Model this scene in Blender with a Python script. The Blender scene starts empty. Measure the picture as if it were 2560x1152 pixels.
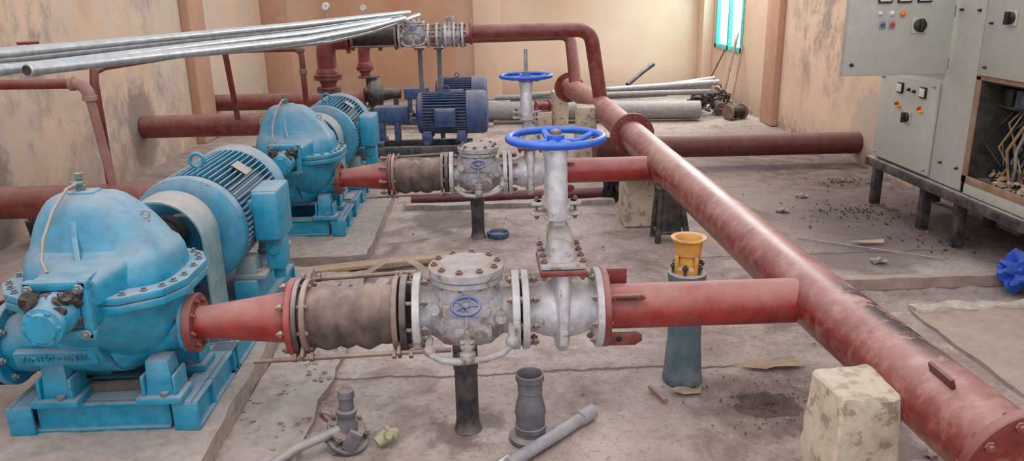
import bpy, bmesh, math, random
from mathutils import Vector, Matrix, noise as mnoise
V = Vector
random.seed(11)
PI = math.pi
SC = bpy.context.scene
COL = SC.collection

# ------------------------------------------------------------------ materials
def c(r, g, b):
    def f(x):
        x /= 255.0
        return x / 12.92 if x <= .04045 else ((x + .055) / 1.055) ** 2.4
    return (f(r), f(g), f(b), 1.0)

class M:
    def __init__(s, name):
        s.m = bpy.data.materials.new(name); s.m.use_nodes = True
        s.t = s.m.node_tree; s.t.nodes.clear()
        s.out = s.t.nodes.new('ShaderNodeOutputMaterial')
        s.b = s.t.nodes.new('ShaderNodeBsdfPrincipled')
        s.t.links.new(s.b.outputs[0], s.out.inputs[0])
        s.tc = s.t.nodes.new('ShaderNodeTexCoord'); s.geo = s.t.nodes.new('ShaderNodeNewGeometry')
        s.obj = s.tc.outputs['Object']; s.pos = s.geo.outputs['Position']
    def put(s, sock, v):
        if isinstance(v, bpy.types.NodeSocket): s.t.links.new(v, sock)
        else: sock.default_value = v
    def noise(s, scale, detail=5, co=None, rough=.55, dist=0):
        n = s.t.nodes.new('ShaderNodeTexNoise')
        s.put(n.inputs['Vector'], co or s.obj)
        n.inputs['Scale'].default_value = scale; n.inputs['Detail'].default_value = detail
        n.inputs['Roughness'].default_value = rough; n.inputs['Distortion'].default_value = dist
        return n.outputs[0]
    def mul(s, co, vec):
        n = s.t.nodes.new('ShaderNodeVectorMath'); n.operation = 'MULTIPLY'
        s.put(n.inputs[0], co); n.inputs[1].default_value = vec
        return n.outputs[0]
    def dist(s, co, p, sc=(1, 1, 1)):
        n = s.t.nodes.new('ShaderNodeVectorMath'); n.operation = 'SUBTRACT'
        s.put(n.inputs[0], co); n.inputs[1].default_value = p
        a = s.mul(n.outputs[0], sc)
        l = s.t.nodes.new('ShaderNodeVectorMath'); l.operation = 'LENGTH'
        s.put(l.inputs[0], a)
        return l.outputs['Value']
    def rng(s, v, a, b, x=0.0, y=1.0):
        n = s.t.nodes.new('ShaderNodeMapRange'); s.put(n.inputs[0], v)
        n.inputs[1].default_value = a; n.inputs[2].default_value = b
        n.inputs[3].default_value = x; n.inputs[4].default_value = y
        return n.outputs[0]
    def math(s, op, a, b=0.0, clamp=False):
        n = s.t.nodes.new('ShaderNodeMath'); n.operation = op; n.use_clamp = clamp
        s.put(n.inputs[0], a); s.put(n.inputs[1], b)
        return n.outputs[0]
    def mix(s, f, a, b):
        n = s.t.nodes.new('ShaderNodeMix'); n.data_type = 'RGBA'
        s.put(n.inputs[0], f); s.put(n.inputs[6], a); s.put(n.inputs[7], b)
        return n.outputs[2]
    def sep(s, v):
        n = s.t.nodes.new('ShaderNodeSeparateXYZ'); s.put(n.inputs[0], v)
        return n.outputs
    def bump(s, h, strength=.3, dist=.01):
        n = s.t.nodes.new('ShaderNodeBump'); n.inputs['Strength'].default_value = strength
        n.inputs['Distance'].default_value = dist; s.put(n.inputs['Height'], h)
        s.t.links.new(n.outputs[0], s.b.inputs['Normal'])
    def fin(s, col, rough=.6, metal=0.0):
        s.put(s.b.inputs['Base Color'], col); s.put(s.b.inputs['Roughness'], rough)
        s.put(s.b.inputs['Metallic'], metal)
        return s.m

DUST = c(186, 170, 162)
def dusty(name, base, amt=.6, rough=.5, metal=0.0, dust=DUST, chip=None, chipamt=.35, scale=5, bump=.15, var=.22, side=.18):
    k = M(name)
    n1 = k.noise(scale, 6); n2 = k.noise(scale * 4, 4); n3 = k.noise(scale * 2.2, 8, rough=.65)
    lo = tuple(x * (1 - var) for x in base[:3]) + (1,); hi = tuple(min(1, x * (1 + var)) for x in base[:3]) + (1,)
    col = k.mix(k.rng(n2, .3, .7), lo, hi)
    if chip is not None:
        col = k.mix(k.rng(n3, 1 - chipamt - .03, 1 - chipamt + .02), col, chip)
    up = k.rng(k.sep(k.geo.outputs['Normal'])[2], .05, .95)
    d = k.math('MULTIPLY', up, k.rng(n1, .25, .62, .35, 1.0))
    d = k.math('MULTIPLY', d, amt)
    d = k.math('ADD', d, k.math('MULTIPLY', k.rng(n3, .4, .7), side), True)
    col = k.mix(d, col, dust)
    r = k.math('ADD', k.math('MULTIPLY', d, .9 - rough), rough, True)
    k.bump(n2, bump, .004)
    return k.fin(col, r, k.math('MULTIPLY', k.math('SUBTRACT', 1.0, d), metal) if metal else 0.0)

TEAL = dusty('teal_paint', c(14, 138, 174), .58, .36, side=.10, chip=c(60, 84, 92), chipamt=.32)
TEAL2 = dusty('teal_paint_motor', c(22, 130, 166), .72, .42, side=.18)
DARKTEAL = dusty('weathered_teal', c(84, 106, 112), .7, .6)
GUARD = dusty('guard_paint', c(100, 142, 152), .75, .6, side=.35)
GREYSTEEL = dusty('grey_steel_post', c(110, 112, 112), .5, .6, side=.35)
RED = dusty('red_oxide_paint', c(114, 36, 32), .60, .38, dust=c(176, 138, 130), side=.26, scale=4)
REDB = dusty('bright_red_paint', c(146, 40, 36), .62, .34, dust=c(184, 148, 140), side=.16, chip=c(92, 56, 50), chipamt=.31)
MAROON = dusty('maroon_dusty_paint', c(92, 40, 38), .62, .45, dust=c(144, 110, 104), side=.18, scale=4)
SILV = dusty('aluminium_paint', c(180, 181, 188), .85, .40, .35, chip=c(138, 118, 106), chipamt=.42, side=.5, dust=c(164, 148, 140), scale=8, bump=.6)
SILVC = dusty('aluminium_paint_clean', c(194, 195, 202), .65, .36, .35, chip=c(142, 122, 112), chipamt=.38, side=.35, scale=8, bump=.4, dust=c(174, 160, 152))
RUST = dusty('rusty_steel', c(112, 84, 74), .6, .75, side=.3)
RUBBER = dusty('dusty_rubber', c(70, 58, 54), .9, .8, side=.42, dust=c(158, 136, 126))
BLACKRUB = dusty('black_rubber', c(30, 28, 30), .4, .55, side=.1)
BLACK = dusty('black_paint', c(38, 38, 44), .55, .5, side=.25)
BLUEW = dusty('blue_enamel', c(10, 82, 190), .35, .28, side=.08, dust=c(140, 170, 220))
BLUEWF = dusty('faded_blue_enamel', c(48, 80, 146), .5, .5, side=.3)
BLUEM = dusty('navy_paint', c(34, 72, 122), .7, .5, side=.28, dust=c(146, 140, 142))
DARKNAVY = dusty('dark_navy_frame', c(36, 46, 62), .6, .6, side=.3)
GALV = dusty('galvanised_steel', c(186, 190, 194), .25, .30, .75, side=.3, dust=c(172, 166, 162))
GALVB = dusty('galvanised_old', c(150, 148, 148), .5, .5, .4, side=.3)
CONC = dusty('pale_concrete', c(202, 190, 170), .25, .85, bump=.9, side=.6, dust=c(170, 152, 136), scale=7, var=.10, chip=c(150, 130, 112), chipamt=.42)
PLINTH = dusty('rough_concrete', c(150, 136, 128), .35, .95, bump=.9, side=.5, dust=c(188, 174, 165), scale=6)
SLAB = dusty('dusty_screed', c(158, 138, 128), .3, .9, bump=.6, side=.4, dust=c(186, 168, 158), scale=5, var=.12)
EDGE = dusty('pale_mortar', c(198, 186, 174), .2, .9, bump=.8, side=.5, dust=c(160, 144, 134), scale=9)
YEL = dusty('yellow_paint', c(212, 152, 58), .4, .55, side=.22)
CASTG = dusty('grey_teal_cast', c(80, 110, 124), .6, .5, side=.28)
GREYP = dusty('grey_plastic', c(88, 90, 98), .5, .45, side=.2)
GREYL = dusty('light_grey_plastic', c(152, 152, 160), .3, .35, side=.1)
CAB = dusty('cabinet_paint', c(182, 182, 172), .4, .45, side=.2, chip=c(135, 104, 80), chipamt=.28, dust=c(170, 158, 144), var=.06)
CABR = dusty('rusted_cabinet_edge', c(140, 108, 82), .3, .7, side=.3)
DARK = dusty('dark_interior', c(32, 30, 30), .25, .9, side=.12)
WHITE = dusty('white_face', c(220, 220, 220), .1, .4, side=.05, var=.02)
BLK = dusty('black_plastic', c(24, 24, 26), .2, .4, side=.05)
REDL = dusty('red_lamp', c(200, 44, 34), .1, .3, side=.02)
YELL = dusty('yellow_lamp', c(225, 165, 45), .1, .3, side=.02)
ORL = dusty('orange_lamp', c(225, 120, 40), .1, .3, side=.02)
BLUL = dusty('teal_label', c(50, 100, 120), .1, .4, side=.02)
CABY = dusty('dusty_yellow_cable', c(150, 122, 56), .4, .7, side=.4)
CABBL = dusty('dusty_blue_cable', c(46, 60, 84), .4, .7, side=.4)
WOOD = dusty('old_wood', c(170, 136, 104), .45, .8, side=.25)
STRAP = dusty('brown_strap', c(140, 108, 90), .5, .8, side=.25)
CARD = dusty('cardboard', c(176, 146, 118), .2, .9, side=.2)
BAGB = dusty('blue_cloth', c(28, 84, 196), .15, .6, side=.08)
BAGK = dusty('black_plastic_bag', c(22, 22, 26), .15, .35, side=.05)
TURQ = dusty('turquoise_frame', c(96, 205, 196), .1, .5, side=.05)
DIRT = dusty('dark_soil', c(92, 76, 68), .25, .95, bump=1.0, side=.4, dust=c(122, 104, 94), scale=18)
GRIT = dusty('grey_rubble', c(140, 124, 113), .3, .95, bump=.8, side=.4, scale=18)
GREENY = dusty('yellow_green_plastic', c(170, 168, 120), .5, .5, side=.4)
PINKP = dusty('pink_dusty_pipe', c(166, 118, 110), .5, .7, side=.5)

def header_mat():
    k = M('header_red_paint')
    n1 = k.noise(3, 6, k.pos); n2 = k.noise(26, 6, k.pos); n3 = k.noise(13, 8, k.pos, .7)
    col = k.mix(k.rng(n2, .3, .7), c(106, 34, 30), c(138, 50, 44))
    col = k.mix(k.rng(k.noise(8, 8, k.pos, .7), .60, .64, 0, .7), col, c(74, 44, 40))
    up = k.rng(k.sep(k.geo.outputs['Normal'])[2], .1, .95)
    d = k.math('MULTIPLY', up, k.rng(n1, .25, .65, .3, .85))
    d = k.math('ADD', d, k.math('MULTIPLY', k.rng(n3, .48, .62), .32), True)
    col = k.mix(d, col, c(182, 142, 134))
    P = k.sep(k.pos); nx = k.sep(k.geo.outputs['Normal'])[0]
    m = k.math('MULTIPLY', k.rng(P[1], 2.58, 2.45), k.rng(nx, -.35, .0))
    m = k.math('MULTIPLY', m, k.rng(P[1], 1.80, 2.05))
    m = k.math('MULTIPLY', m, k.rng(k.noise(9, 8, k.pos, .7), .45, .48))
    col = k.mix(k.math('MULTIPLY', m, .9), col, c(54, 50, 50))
    k.bump(n2, .10, .004)
    return k.fin(col, k.math('ADD', k.math('MULTIPLY', d, .25), .27, True))
HEAD = header_mat()

XL, XR, YB, H = -3.28, 3.50, 12.3, 3.4
def floor_mat():
    k = M('dusty_concrete_floor')
    n1 = k.noise(1.1, 8, k.pos, .6, .4); n2 = k.noise(6, 8, k.pos, .65); n3 = k.noise(40, 4, k.pos); n4 = k.noise(2.0, 7, k.pos, .65, 1.2)
    n5 = k.noise(90, 3, k.pos)
    col = k.mix(k.rng(n1, .35, .65), c(148, 130, 123), c(182, 164, 155))
    col = k.mix(k.rng(n2, .42, .7, 0, .6), col, c(204, 189, 181))
    col = k.mix(k.rng(n4, .52, .66, 0, .75), col, c(120, 99, 91))
    col = k.mix(k.rng(n3, .56, .70, 0, .5), col, c(114, 97, 90))
    col = k.mix(k.rng(n5, .62, .70, 0, .5), col, c(92, 78, 72))
    P = k.sep(k.pos)
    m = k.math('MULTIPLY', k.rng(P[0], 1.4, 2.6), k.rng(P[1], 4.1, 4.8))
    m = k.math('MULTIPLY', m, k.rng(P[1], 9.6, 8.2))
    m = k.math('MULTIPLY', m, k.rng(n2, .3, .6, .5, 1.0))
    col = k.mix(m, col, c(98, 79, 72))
    for p, r in (((1.15, 2.75, 0), .36), ((1.4, 2.5, 0), .30), ((-.1, 2.64, 0), .17), ((2.9, 5.2, 0), .9), ((.3, 4.2, 0), .35), ((1.7, 3.6, 0), .4), ((-.3, 5.6, 0), .4), ((2.3, 4.4, 0), .4)):
        dd = k.dist(k.pos, p)
        e = k.math('ADD', dd, k.math('MULTIPLY', k.math('SUBTRACT', n2, .5), .6))
        col = k.mix(k.rng(e, r, r * .5, 0, .6), col, c(96, 78, 72))
    for y_, xa, xb in ((3.10, -.75, 1.1), (4.55, 1.2, 3.5), (4.1, 1.4, 3.5)):
        e = k.math('ABSOLUTE', k.math('SUBTRACT', k.math('ADD', P[1], k.math('MULTIPLY', k.math('SUBTRACT', n2, .5), .10)), y_))
        l = k.math('MULTIPLY', k.rng(e, .014, .005), k.math('MULTIPLY', k.rng(P[0], xa, xa + .05), k.rng(P[0], xb, xb - .05)))
        col = k.mix(k.math('MULTIPLY', l, .8), col, c(84, 68, 62))
    k.bump(k.math('ADD', n2, k.math('MULTIPLY', n3, .5)), .6, .014)
    return k.fin(col, .88)
FLOOR = floor_mat()

def wall_mat(name, side):
    k = M(name)
    n1 = k.noise(1.0, 6, k.pos, .6); n2 = k.noise(9, 6, k.pos, .6)
    st = k.noise(1.1, 8, k.mul(k.pos, (1, 1, .8)), .66, .2)
    st2 = k.noise(2.3, 9, k.mul(k.pos, (1, 1, .7)), .75, .15)
    P = k.sep(k.pos)
    col = k.mix(k.rng(n1, .35, .65), c(214, 181, 154), c(224, 195, 172))
    if side == 'left':
        col = k.mix(k.rng(st, .42, .58, 0, .75), col, c(204, 190, 176))
        m = k.math('MULTIPLY', k.rng(st2, .48, .62), k.rng(P[1], 10.0, 8.0))
        m = k.math('MULTIPLY', m, k.rng(k.noise(.8, 3, k.pos), .38, .55, .2, 1))
        col = k.mix(k.math('MULTIPLY', m, .8), col, c(138, 131, 128))
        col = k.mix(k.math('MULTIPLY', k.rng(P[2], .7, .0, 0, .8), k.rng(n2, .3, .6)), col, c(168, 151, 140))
        for p in ((XL, 7.6, .42), (XL, 9.3, .38), (XL, 5.1, .36)):
            e = k.math('ADD', k.dist(k.pos, p, (1, 1, .75)), k.math('MULTIPLY', k.math('SUBTRACT', n2, .5), .35))
            col = k.mix(k.rng(e, .36, .26, 0, .85), col, c(140, 124, 116))
    elif side == 'back':
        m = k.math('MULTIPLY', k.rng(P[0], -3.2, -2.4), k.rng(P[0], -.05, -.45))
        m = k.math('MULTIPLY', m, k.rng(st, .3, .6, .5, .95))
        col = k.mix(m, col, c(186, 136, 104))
        m = k.math('MULTIPLY', k.rng(P[0], .3, .9), k.rng(P[0], 2.4, 1.2))
        m = k.math('MULTIPLY', m, k.rng(P[2], .9, 1.7, 0, .6))
        col = k.mix(m, col, c(186, 142, 108))
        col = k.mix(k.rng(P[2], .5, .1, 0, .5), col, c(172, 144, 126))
    else:
        m = k.math('MULTIPLY', k.rng(st2, .47, .58), k.rng(k.dist(k.pos, (XR, 8.1, 1.15), (1, .8, 1)), 1.0, .4))
        col = k.mix(k.math('MULTIPLY', m, .75), col, c(130, 117, 112))
        col = k.mix(k.math('MULTIPLY', k.rng(st, .55, .65), .3), col, c(198, 178, 160))
        e = k.math('ADD', k.dist(k.pos, (XR, 6.9, .22), (1, 1, .8)), k.math('MULTIPLY', k.math('SUBTRACT', n2, .5), .3))
        col = k.mix(k.rng(e, .45, .36, 0, .7), col, c(184, 166, 148))
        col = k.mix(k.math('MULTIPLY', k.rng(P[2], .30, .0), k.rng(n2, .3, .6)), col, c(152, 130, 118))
    k.bump(n2, .25, .01)
    return k.fin(col, .85)
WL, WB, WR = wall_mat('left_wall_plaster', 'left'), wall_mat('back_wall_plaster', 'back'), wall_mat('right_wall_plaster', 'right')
PIL = dusty('pilaster_plaster', c(194, 152, 126), .2, .85, side=.2, scale=2, dust=c(172, 132, 106), var=.08)
PILB = dusty('pilaster_plaster_pale', c(220, 190, 168), .1, .85, side=.1, scale=2, dust=c(198, 158, 132), var=.05)
k = M('window_glass')
k.m.node_tree.nodes.remove(k.b)
tr = k.t.nodes.new('ShaderNodeBsdfTranslucent'); tr.inputs[0].default_value = (.75, .95, .95, 1)
tp = k.t.nodes.new('ShaderNodeBsdfTransparent'); tp.inputs[0].default_value = (.85, 1, 1, 1)
mx = k.t.nodes.new('ShaderNodeMixShader'); mx.inputs[0].default_value = .6
k.t.links.new(tr.outputs[0], mx.inputs[1]); k.t.links.new(tp.outputs[0], mx.inputs[2]); k.t.links.new(mx.outputs[0], k.out.inputs[0])
GLASS = k.m

# ------------------------------------------------------------------ geometry kit
def basis(ax):
    z = V(ax).normalized()
    up = V((0, 0, 1)) if abs(z.z) < .9 else V((0, 1, 0))
    x = up.cross(z).normalized(); y = z.cross(x)
    return x, y, z

class B:
    def __init__(s): s.bm = bmesh.new(); s.mi = 0
    def face(s, vs):
        try:
            f = s.bm.faces.new(vs); f.material_index = s.mi; return f
        except ValueError: return None
    def loft(s, rings, cap0=True, cap1=True, loop=False):
        R = [[s.bm.verts.new(p) for p in r] for r in rings]
        n = len(R[0]); L = len(R)
        for i in range(L if loop else L - 1):
            a, b = R[i], R[(i + 1) % L]
            for j in range(n):
                s.face((a[j], a[(j + 1) % n], b[(j + 1) % n], b[j]))
        if not loop:
            if cap0: s.face(list(reversed(R[0])))
            if cap1: s.face(R[-1])
        return s
    def lathe(s, o, ax, prof, seg=32, cap0=True, cap1=True):
        x, y, z = basis(ax); o = V(o)
        return s.loft([[o + z * t + (x * math.cos(2 * PI * i / seg) + y * math.sin(2 * PI * i / seg)) * max(r, .0004) for i in range(seg)] for t, r in prof], cap0, cap1)
    def cyl(s, p0, p1, r0, r1=None, seg=24, cap=True):
        p0, p1 = V(p0), V(p1); d = p1 - p0
        return s.lathe(p0, d, [(0, r0), (d.length, r0 if r1 is None else r1)], seg, cap, cap)
    def disc(s, o, ax, r, t, seg=32, b=.003):
        return s.lathe(V(o) - V(ax).normalized() * t / 2, ax, [(0, r - b), (b, r), (t - b, r), (t, r - b)], seg)
    def merge(s, tb):
        me = bpy.data.meshes.new('t')
        for f in tb.faces: f.material_index = s.mi
        tb.to_mesh(me); tb.free(); s.bm.from_mesh(me); bpy.data.meshes.remove(me)
        return s
    def box(s, ctr, size, R=None, bev=.004, taper=None, seg=2):
        tb = bmesh.new(); bmesh.ops.create_cube(tb, size=1)
        for v in tb.verts:
            if taper and v.co.z > 0: v.co.x *= taper; v.co.y *= taper
            v.co = V((v.co.x * size[0], v.co.y * size[1], v.co.z * size[2]))
        if bev: bmesh.ops.bevel(tb, geom=list(tb.edges), offset=min(bev, min(size) * .45), segments=seg, profile=.5, affect='EDGES')
        m = Matrix.Translation(V(ctr)) @ (R.to_4x4() if R else Matrix())
        tb.transform(m)
        return s.merge(tb)
    def bx(s, x0, x1, y0, y1, z0, z1, bev=.004):
        return s.box(((x0 + x1) / 2, (y0 + y1) / 2, (z0 + z1) / 2), (abs(x1 - x0), abs(y1 - y0), abs(z1 - z0)), bev=bev)
    def prism(s, pts, vec, bev=0):
        tb = bmesh.new(); a = [tb.verts.new(V(p)) for p in pts]; b = [tb.verts.new(V(p) + V(vec)) for p in pts]
        n = len(a); tb.faces.new(list(reversed(a))); tb.faces.new(b)
        for i in range(n): tb.faces.new((a[i], a[(i + 1) % n], b[(i + 1) % n], b[i]))
        bmesh.ops.recalc_face_normals(tb, faces=tb.faces)
        if bev: bmesh.ops.bevel(tb, geom=list(tb.edges), offset=bev, segments=2, profile=.5, affect='EDGES')
        return s.merge(tb)
    def tube(s, pts, r, seg=14, closed=False, flat=None):
        pts = [V(p) for p in pts]; n = len(pts); rings = []
        px = None
        for i in range(n):
            if closed: t = (pts[(i + 1) % n] - pts[i - 1])
            else: t = pts[min(i + 1, n - 1)] - pts[max(i - 1, 0)]
            t.normalize()
            if px is None: px, py, _ = basis(t)
            else:
                px = (px - t * px.dot(t)).normalized()
            py = t.cross(px)
            rr = r[i] if isinstance(r, (list, tuple)) else r
            rings.append([pts[i] + (px * math.cos(2 * PI * j / seg) + py * math.sin(2 * PI * j / seg) * (flat or 1)) * rr for j in range(seg)])
        return s.loft(rings, loop=closed)
    def torus(s, o, ax, R, r, seg=40, rs=10):
        x, y, z = basis(ax); o = V(o)
        return s.tube([o + (x * math.cos(2 * PI * i / seg) + y * math.sin(2 * PI * i / seg)) * R for i in range(seg)], r, rs, True)
    def ball(s, o, r, sc=(1, 1, 1), seg=20, rings=12):
        tb = bmesh.new(); bmesh.ops.create_uvsphere(tb, u_segments=seg, v_segments=rings, radius=r)
        tb.transform(Matrix.Translation(V(o)) @ Matrix.Diagonal((*sc, 1)))
        return s.merge(tb)
    def ico(s, o, r, sc=(1, 1, 1), sub=2, jit=.2, nz=2.0, seed=0):
        tb = bmesh.new(); bmesh.ops.create_icosphere(tb, subdivisions=sub, radius=1)
        for v in tb.verts:
            d = v.co.normalized()
            v.co = d * (1 + jit * mnoise.noise(d * nz + V((seed, seed * .7, 3))) * 2)
            v.co = V((v.co.x * sc[0], v.co.y * sc[1], v.co.z * sc[2])) * r + V(o)
        return s.merge(tb)
    def nut(s, o, ax, r, h):
        return s.lathe(V(o), ax, [(0, r), (h, r)], 6)
    def mesh(s, name, mats, off=V((0, 0, 0)), ang=.6):
        bmesh.ops.recalc_face_normals(s.bm, faces=s.bm.faces)
        for f in s.bm.faces: f.smooth = True
        for e in s.bm.edges:
            if len(e.link_faces) == 2: e.smooth = e.calc_face_angle(0) < ang
        if off.length > 0: bmesh.ops.translate(s.bm, verts=s.bm.verts, vec=-off)
        me = bpy.data.meshes.new(name); s.bm.to_mesh(me); s.bm.free()
        for m in (mats if isinstance(mats, (list, tuple)) else [mats]): me.materials.append(m)
        return me

def thing(name, label, cat, loc, group=None):
    o = bpy.data.objects.new(name, None); o.empty_display_size = .05; o.location = loc
    o['label'] = label; o['category'] = cat
    if group: o['group'] = group
    COL.objects.link(o); o['_root'] = tuple(loc)
    return o
def part(parent, name, b, mats, label=None, ang=.6):
    root = V(parent['_root'])
    o = bpy.data.objects.new(name, b.mesh(name, mats, root, ang)); o.parent = parent
    o['_root'] = tuple(root)
    if label: o['label'] = label
    COL.objects.link(o); return o
def single(name, label, cat, b, mats, loc, group=None):
    loc = V(loc); o = bpy.data.objects.new(name, b.mesh(name, mats, loc)); o.location = loc
    o['label'] = label; o['category'] = cat
    if group: o['group'] = group
    o['_root'] = tuple(loc)
    COL.objects.link(o); return o
def struct(name, b, mats):
    o = bpy.data.objects.new(name, b.mesh(name, mats)); o['kind'] = 'structure'; COL.objects.link(o); return o
BOLTS = {}
def bolts(parent, o, ax, R, n, L=.05, r=.011, ph=.13, mat=None, pts=None):
    mat = mat or RUST; key = (round(L, 3), r, mat.name)
    if key not in BOLTS:
        b = B(); b.nut((0, 0, L / 2 - r * .8), (0, 0, 1), r, r * .9); b.nut((0, 0, -L / 2 - r * .1), (0, 0, 1), r, r * .9)
        b.cyl((0, 0, -L / 2 - r * .7), (0, 0, L / 2 + r * .7), r * .55, seg=8)
        BOLTS[key] = b.mesh('bolt', mat)
    x, y, z = basis(ax); root = V(parent['_root'])
    P = pts if pts is not None else [V(o) + (x * math.cos(2 * PI * i / n + ph) + y * math.sin(2 * PI * i / n + ph)) * R for i in range(n)]
    for p in P:
        q = bpy.data.objects.new('bolt', BOLTS[key]); q.parent = parent
        q.location = V(p) - root; q.rotation_mode = 'QUATERNION'; q.rotation_quaternion = V((0, 0, 1)).rotation_difference(z)
        q['_root'] = tuple(root); COL.objects.link(q)
def copy_thing(o, loc, label=None, scale=None, group=None):
    def rec(a, par):
        n = a.copy(); COL.objects.link(n)
        if par is not None:
            n.parent = par
        for ch in list(a.children): rec(ch, n)
        return n
    n = rec(o, None); n.location = loc; n['_root'] = tuple(loc)
    if label: n['label'] = label
    if scale: n.scale = scale if isinstance(scale, (tuple, list)) else (scale,) * 3
    if group: n['group'] = group
    return n
def bend(p, q, r_, n=8):
    return [p * (1 - i / n) ** 2 + q * 2 * (i / n) * (1 - i / n) + r_ * (i / n) ** 2 for i in range(n + 1)]

# ------------------------------------------------------------------ room
b = B()
nx, ny = 110, 190
x0, x1, y0, y1 = XL - .15, XR + .15, -1.2, YB + .15
gv = [[None] * (ny + 1) for _ in range(nx + 1)]
for i in range(nx + 1):
    for j in range(ny + 1):
        x = x0 + (x1 - x0) * i / nx; y = y0 + (y1 - y0) * j / ny
        z = .006 * mnoise.noise(V((x * 1.5, y * 1.5, 0))) + .004 * mnoise.noise(V((x * 6, y * 6, 2))) - .006
        if x > 1.95 and 3.66 < y < 4.05: z -= .08
        if -.65 < x < 1.2 and 5.95 < y < 6.2: z -= .09
        gv[i][j] = b.bm.verts.new((x, y, z))
for i in range(nx):
    for j in range(ny): b.face((gv[i][j], gv[i + 1][j], gv[i + 1][j + 1], gv[i][j + 1]))
struct('floor', b, FLOOR)
b = B(); b.bx(XL - .2, XL, -1.2, YB + .2, -.1, H, 0); struct('wall_left', b, WL)
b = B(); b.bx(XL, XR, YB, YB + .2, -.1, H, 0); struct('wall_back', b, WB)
WY0, WY1, WZ0, WZ1 = 10.60, 11.85, .74, 2.3
b = B()
b.bx(XR, XR + .2, -1.2, WY0, -.1, H, 0); b.bx(XR, XR + .2, WY1, YB + .2, -.1, H, 0)
b.bx(XR, XR + .2, WY0, WY1, -.1, WZ0, 0); b.bx(XR, XR + .2, WY0, WY1, WZ1, H, 0)
struct('wall_right', b, WR)
b = B(); b.bx(XL, XL + .10, 8.95, 9.45, 0, H, .01); struct('trim_1', b, PIL)
b = B(); b.bx(XL, XL + .36, YB - .12, YB, 0, H, .01); struct('trim_2', b, PIL)
b = B(); b.bx(-.12, .30, YB - .16, YB, 0, H, .01); struct('trim_3', b, PILB)
b = B(); b.bx(XR - .08, XR, 9.15, 9.55, 0, H, .01); struct('trim_4', b, PIL)
b = B(); b.bx(XR - .16, XR, YB - .3, YB, 0, H, .01); struct('trim_5', b, PILB)
w = bpy.data.objects.new('window_1', None); w['kind'] = 'structure'; w['_root'] = (0, 0, 0); COL.objects.link(w)
b = B()
for a in ((WY0, WY0 + .07), (WY1 - .07, WY1), ((WY0 + WY1) / 2 - .03, (WY0 + WY1) / 2 + .03)): b.bx(XR - .02, XR + .08, a[0], a[1], WZ0, WZ1)
for a in ((WZ0, WZ0 + .07), (WZ1 - .07, WZ1)): b.bx(XR - .02, XR + .08, WY0, WY1, a[0], a[1])
part(w, 'window_frame', b, TURQ)
b = B(); b.bx(XR + .03, XR + .036, WY0 + .05, WY1 - .05, WZ0 + .05, WZ1 - .05, 0); part(w, 'window_pane', b, GLASS)

def rough(b, amp=.012, f=7, cuts=12):
    bmesh.ops.subdivide_edges(b.bm, edges=[e for e in b.bm.edges if e.calc_length() > .12], cuts=cuts, use_grid_fill=True)
    for v in b.bm.verts:
        d = mnoise.noise_vector(v.co * f) * amp + mnoise.noise_vector(v.co * f * 4) * amp * .35
        v.co += V((d.x, d.y, d.z * .6 if v.co.z > .02 else 0))
for (xa, xb, ya, yb, zt, lb) in ((-2.1, -.99, 1.9, 4.25, .115, 'rough grey concrete plinth carrying the first teal pump set'),
                        (-2.0, -.74, 4.55, 6.75, .075, 'rough grey concrete plinth carrying the second teal pump set'),
                        (-1.75, .15, 7.35, 8.05, .08, 'low concrete plinth under the blue motor'),
                        (-1.65, .12, 9.6, 10.35, .03, 'low concrete plinth under the rear blue motor')):
    b = B(); b.bx(xa, xb, ya, yb, -.02, zt, 0); rough(b, .018, 7, 20)
    single('concrete_plinth', lb, 'plinth', b, PLINTH, ((xa + xb) / 2, (ya + yb) / 2, 0))
b = B(); b.bx(-.99, -.70, 1.5, 4.5, -.02, .030, 0); rough(b, .045, 5, 24)
single('concrete_step', 'broken low concrete step along the pump plinth', 'step', b, PLINTH, (-.85, 3, 0))
b = B(); b.bx(2.14, 3.48, 1.6, 3.60, -.05, .012, 0); rough(b, .018, 5, 24)
single('trench_cover', 'dusty concrete slab beside the cable trench', 'slab', b, SLAB, (2.6, 2.6, 0))
b = B(); b.bx(2.16, 3.48, 3.57, 3.66, -.06, .022, 0); rough(b, .04, 9, 34)
single('trench_edging', 'broken pale mortar edging of the cable trench', 'edging', b, EDGE, (2.8, 3.63, 0))
b = B(); b.bx(1.95, 3.48, 4.06, 4.12, -.06, .004, 0); rough(b, .02, 8, 30)
single('trench_edging', 'thin pale mortar edging on the far side of the trench', 'edging', b, SLAB, (2.8, 4.08, 0))
b = B(); b.bx(-.62, 1.0, 5.84, 5.93, -.04, .03, 0); rough(b, .016, 7, 16)
single('concrete_curb', 'dusty concrete curb edging the floor pipe trench', 'curb', b, PLINTH, (.2, 5.9, 0))
b = B(); b.cyl((-.6, 6.09, .02), (.98, 6.09, .03), .045, seg=20); single('trench_pipe', 'rusty brown pipe lying in the floor trench', 'pipe', b, MAROON, (.2, 6.09, 0))

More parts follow.
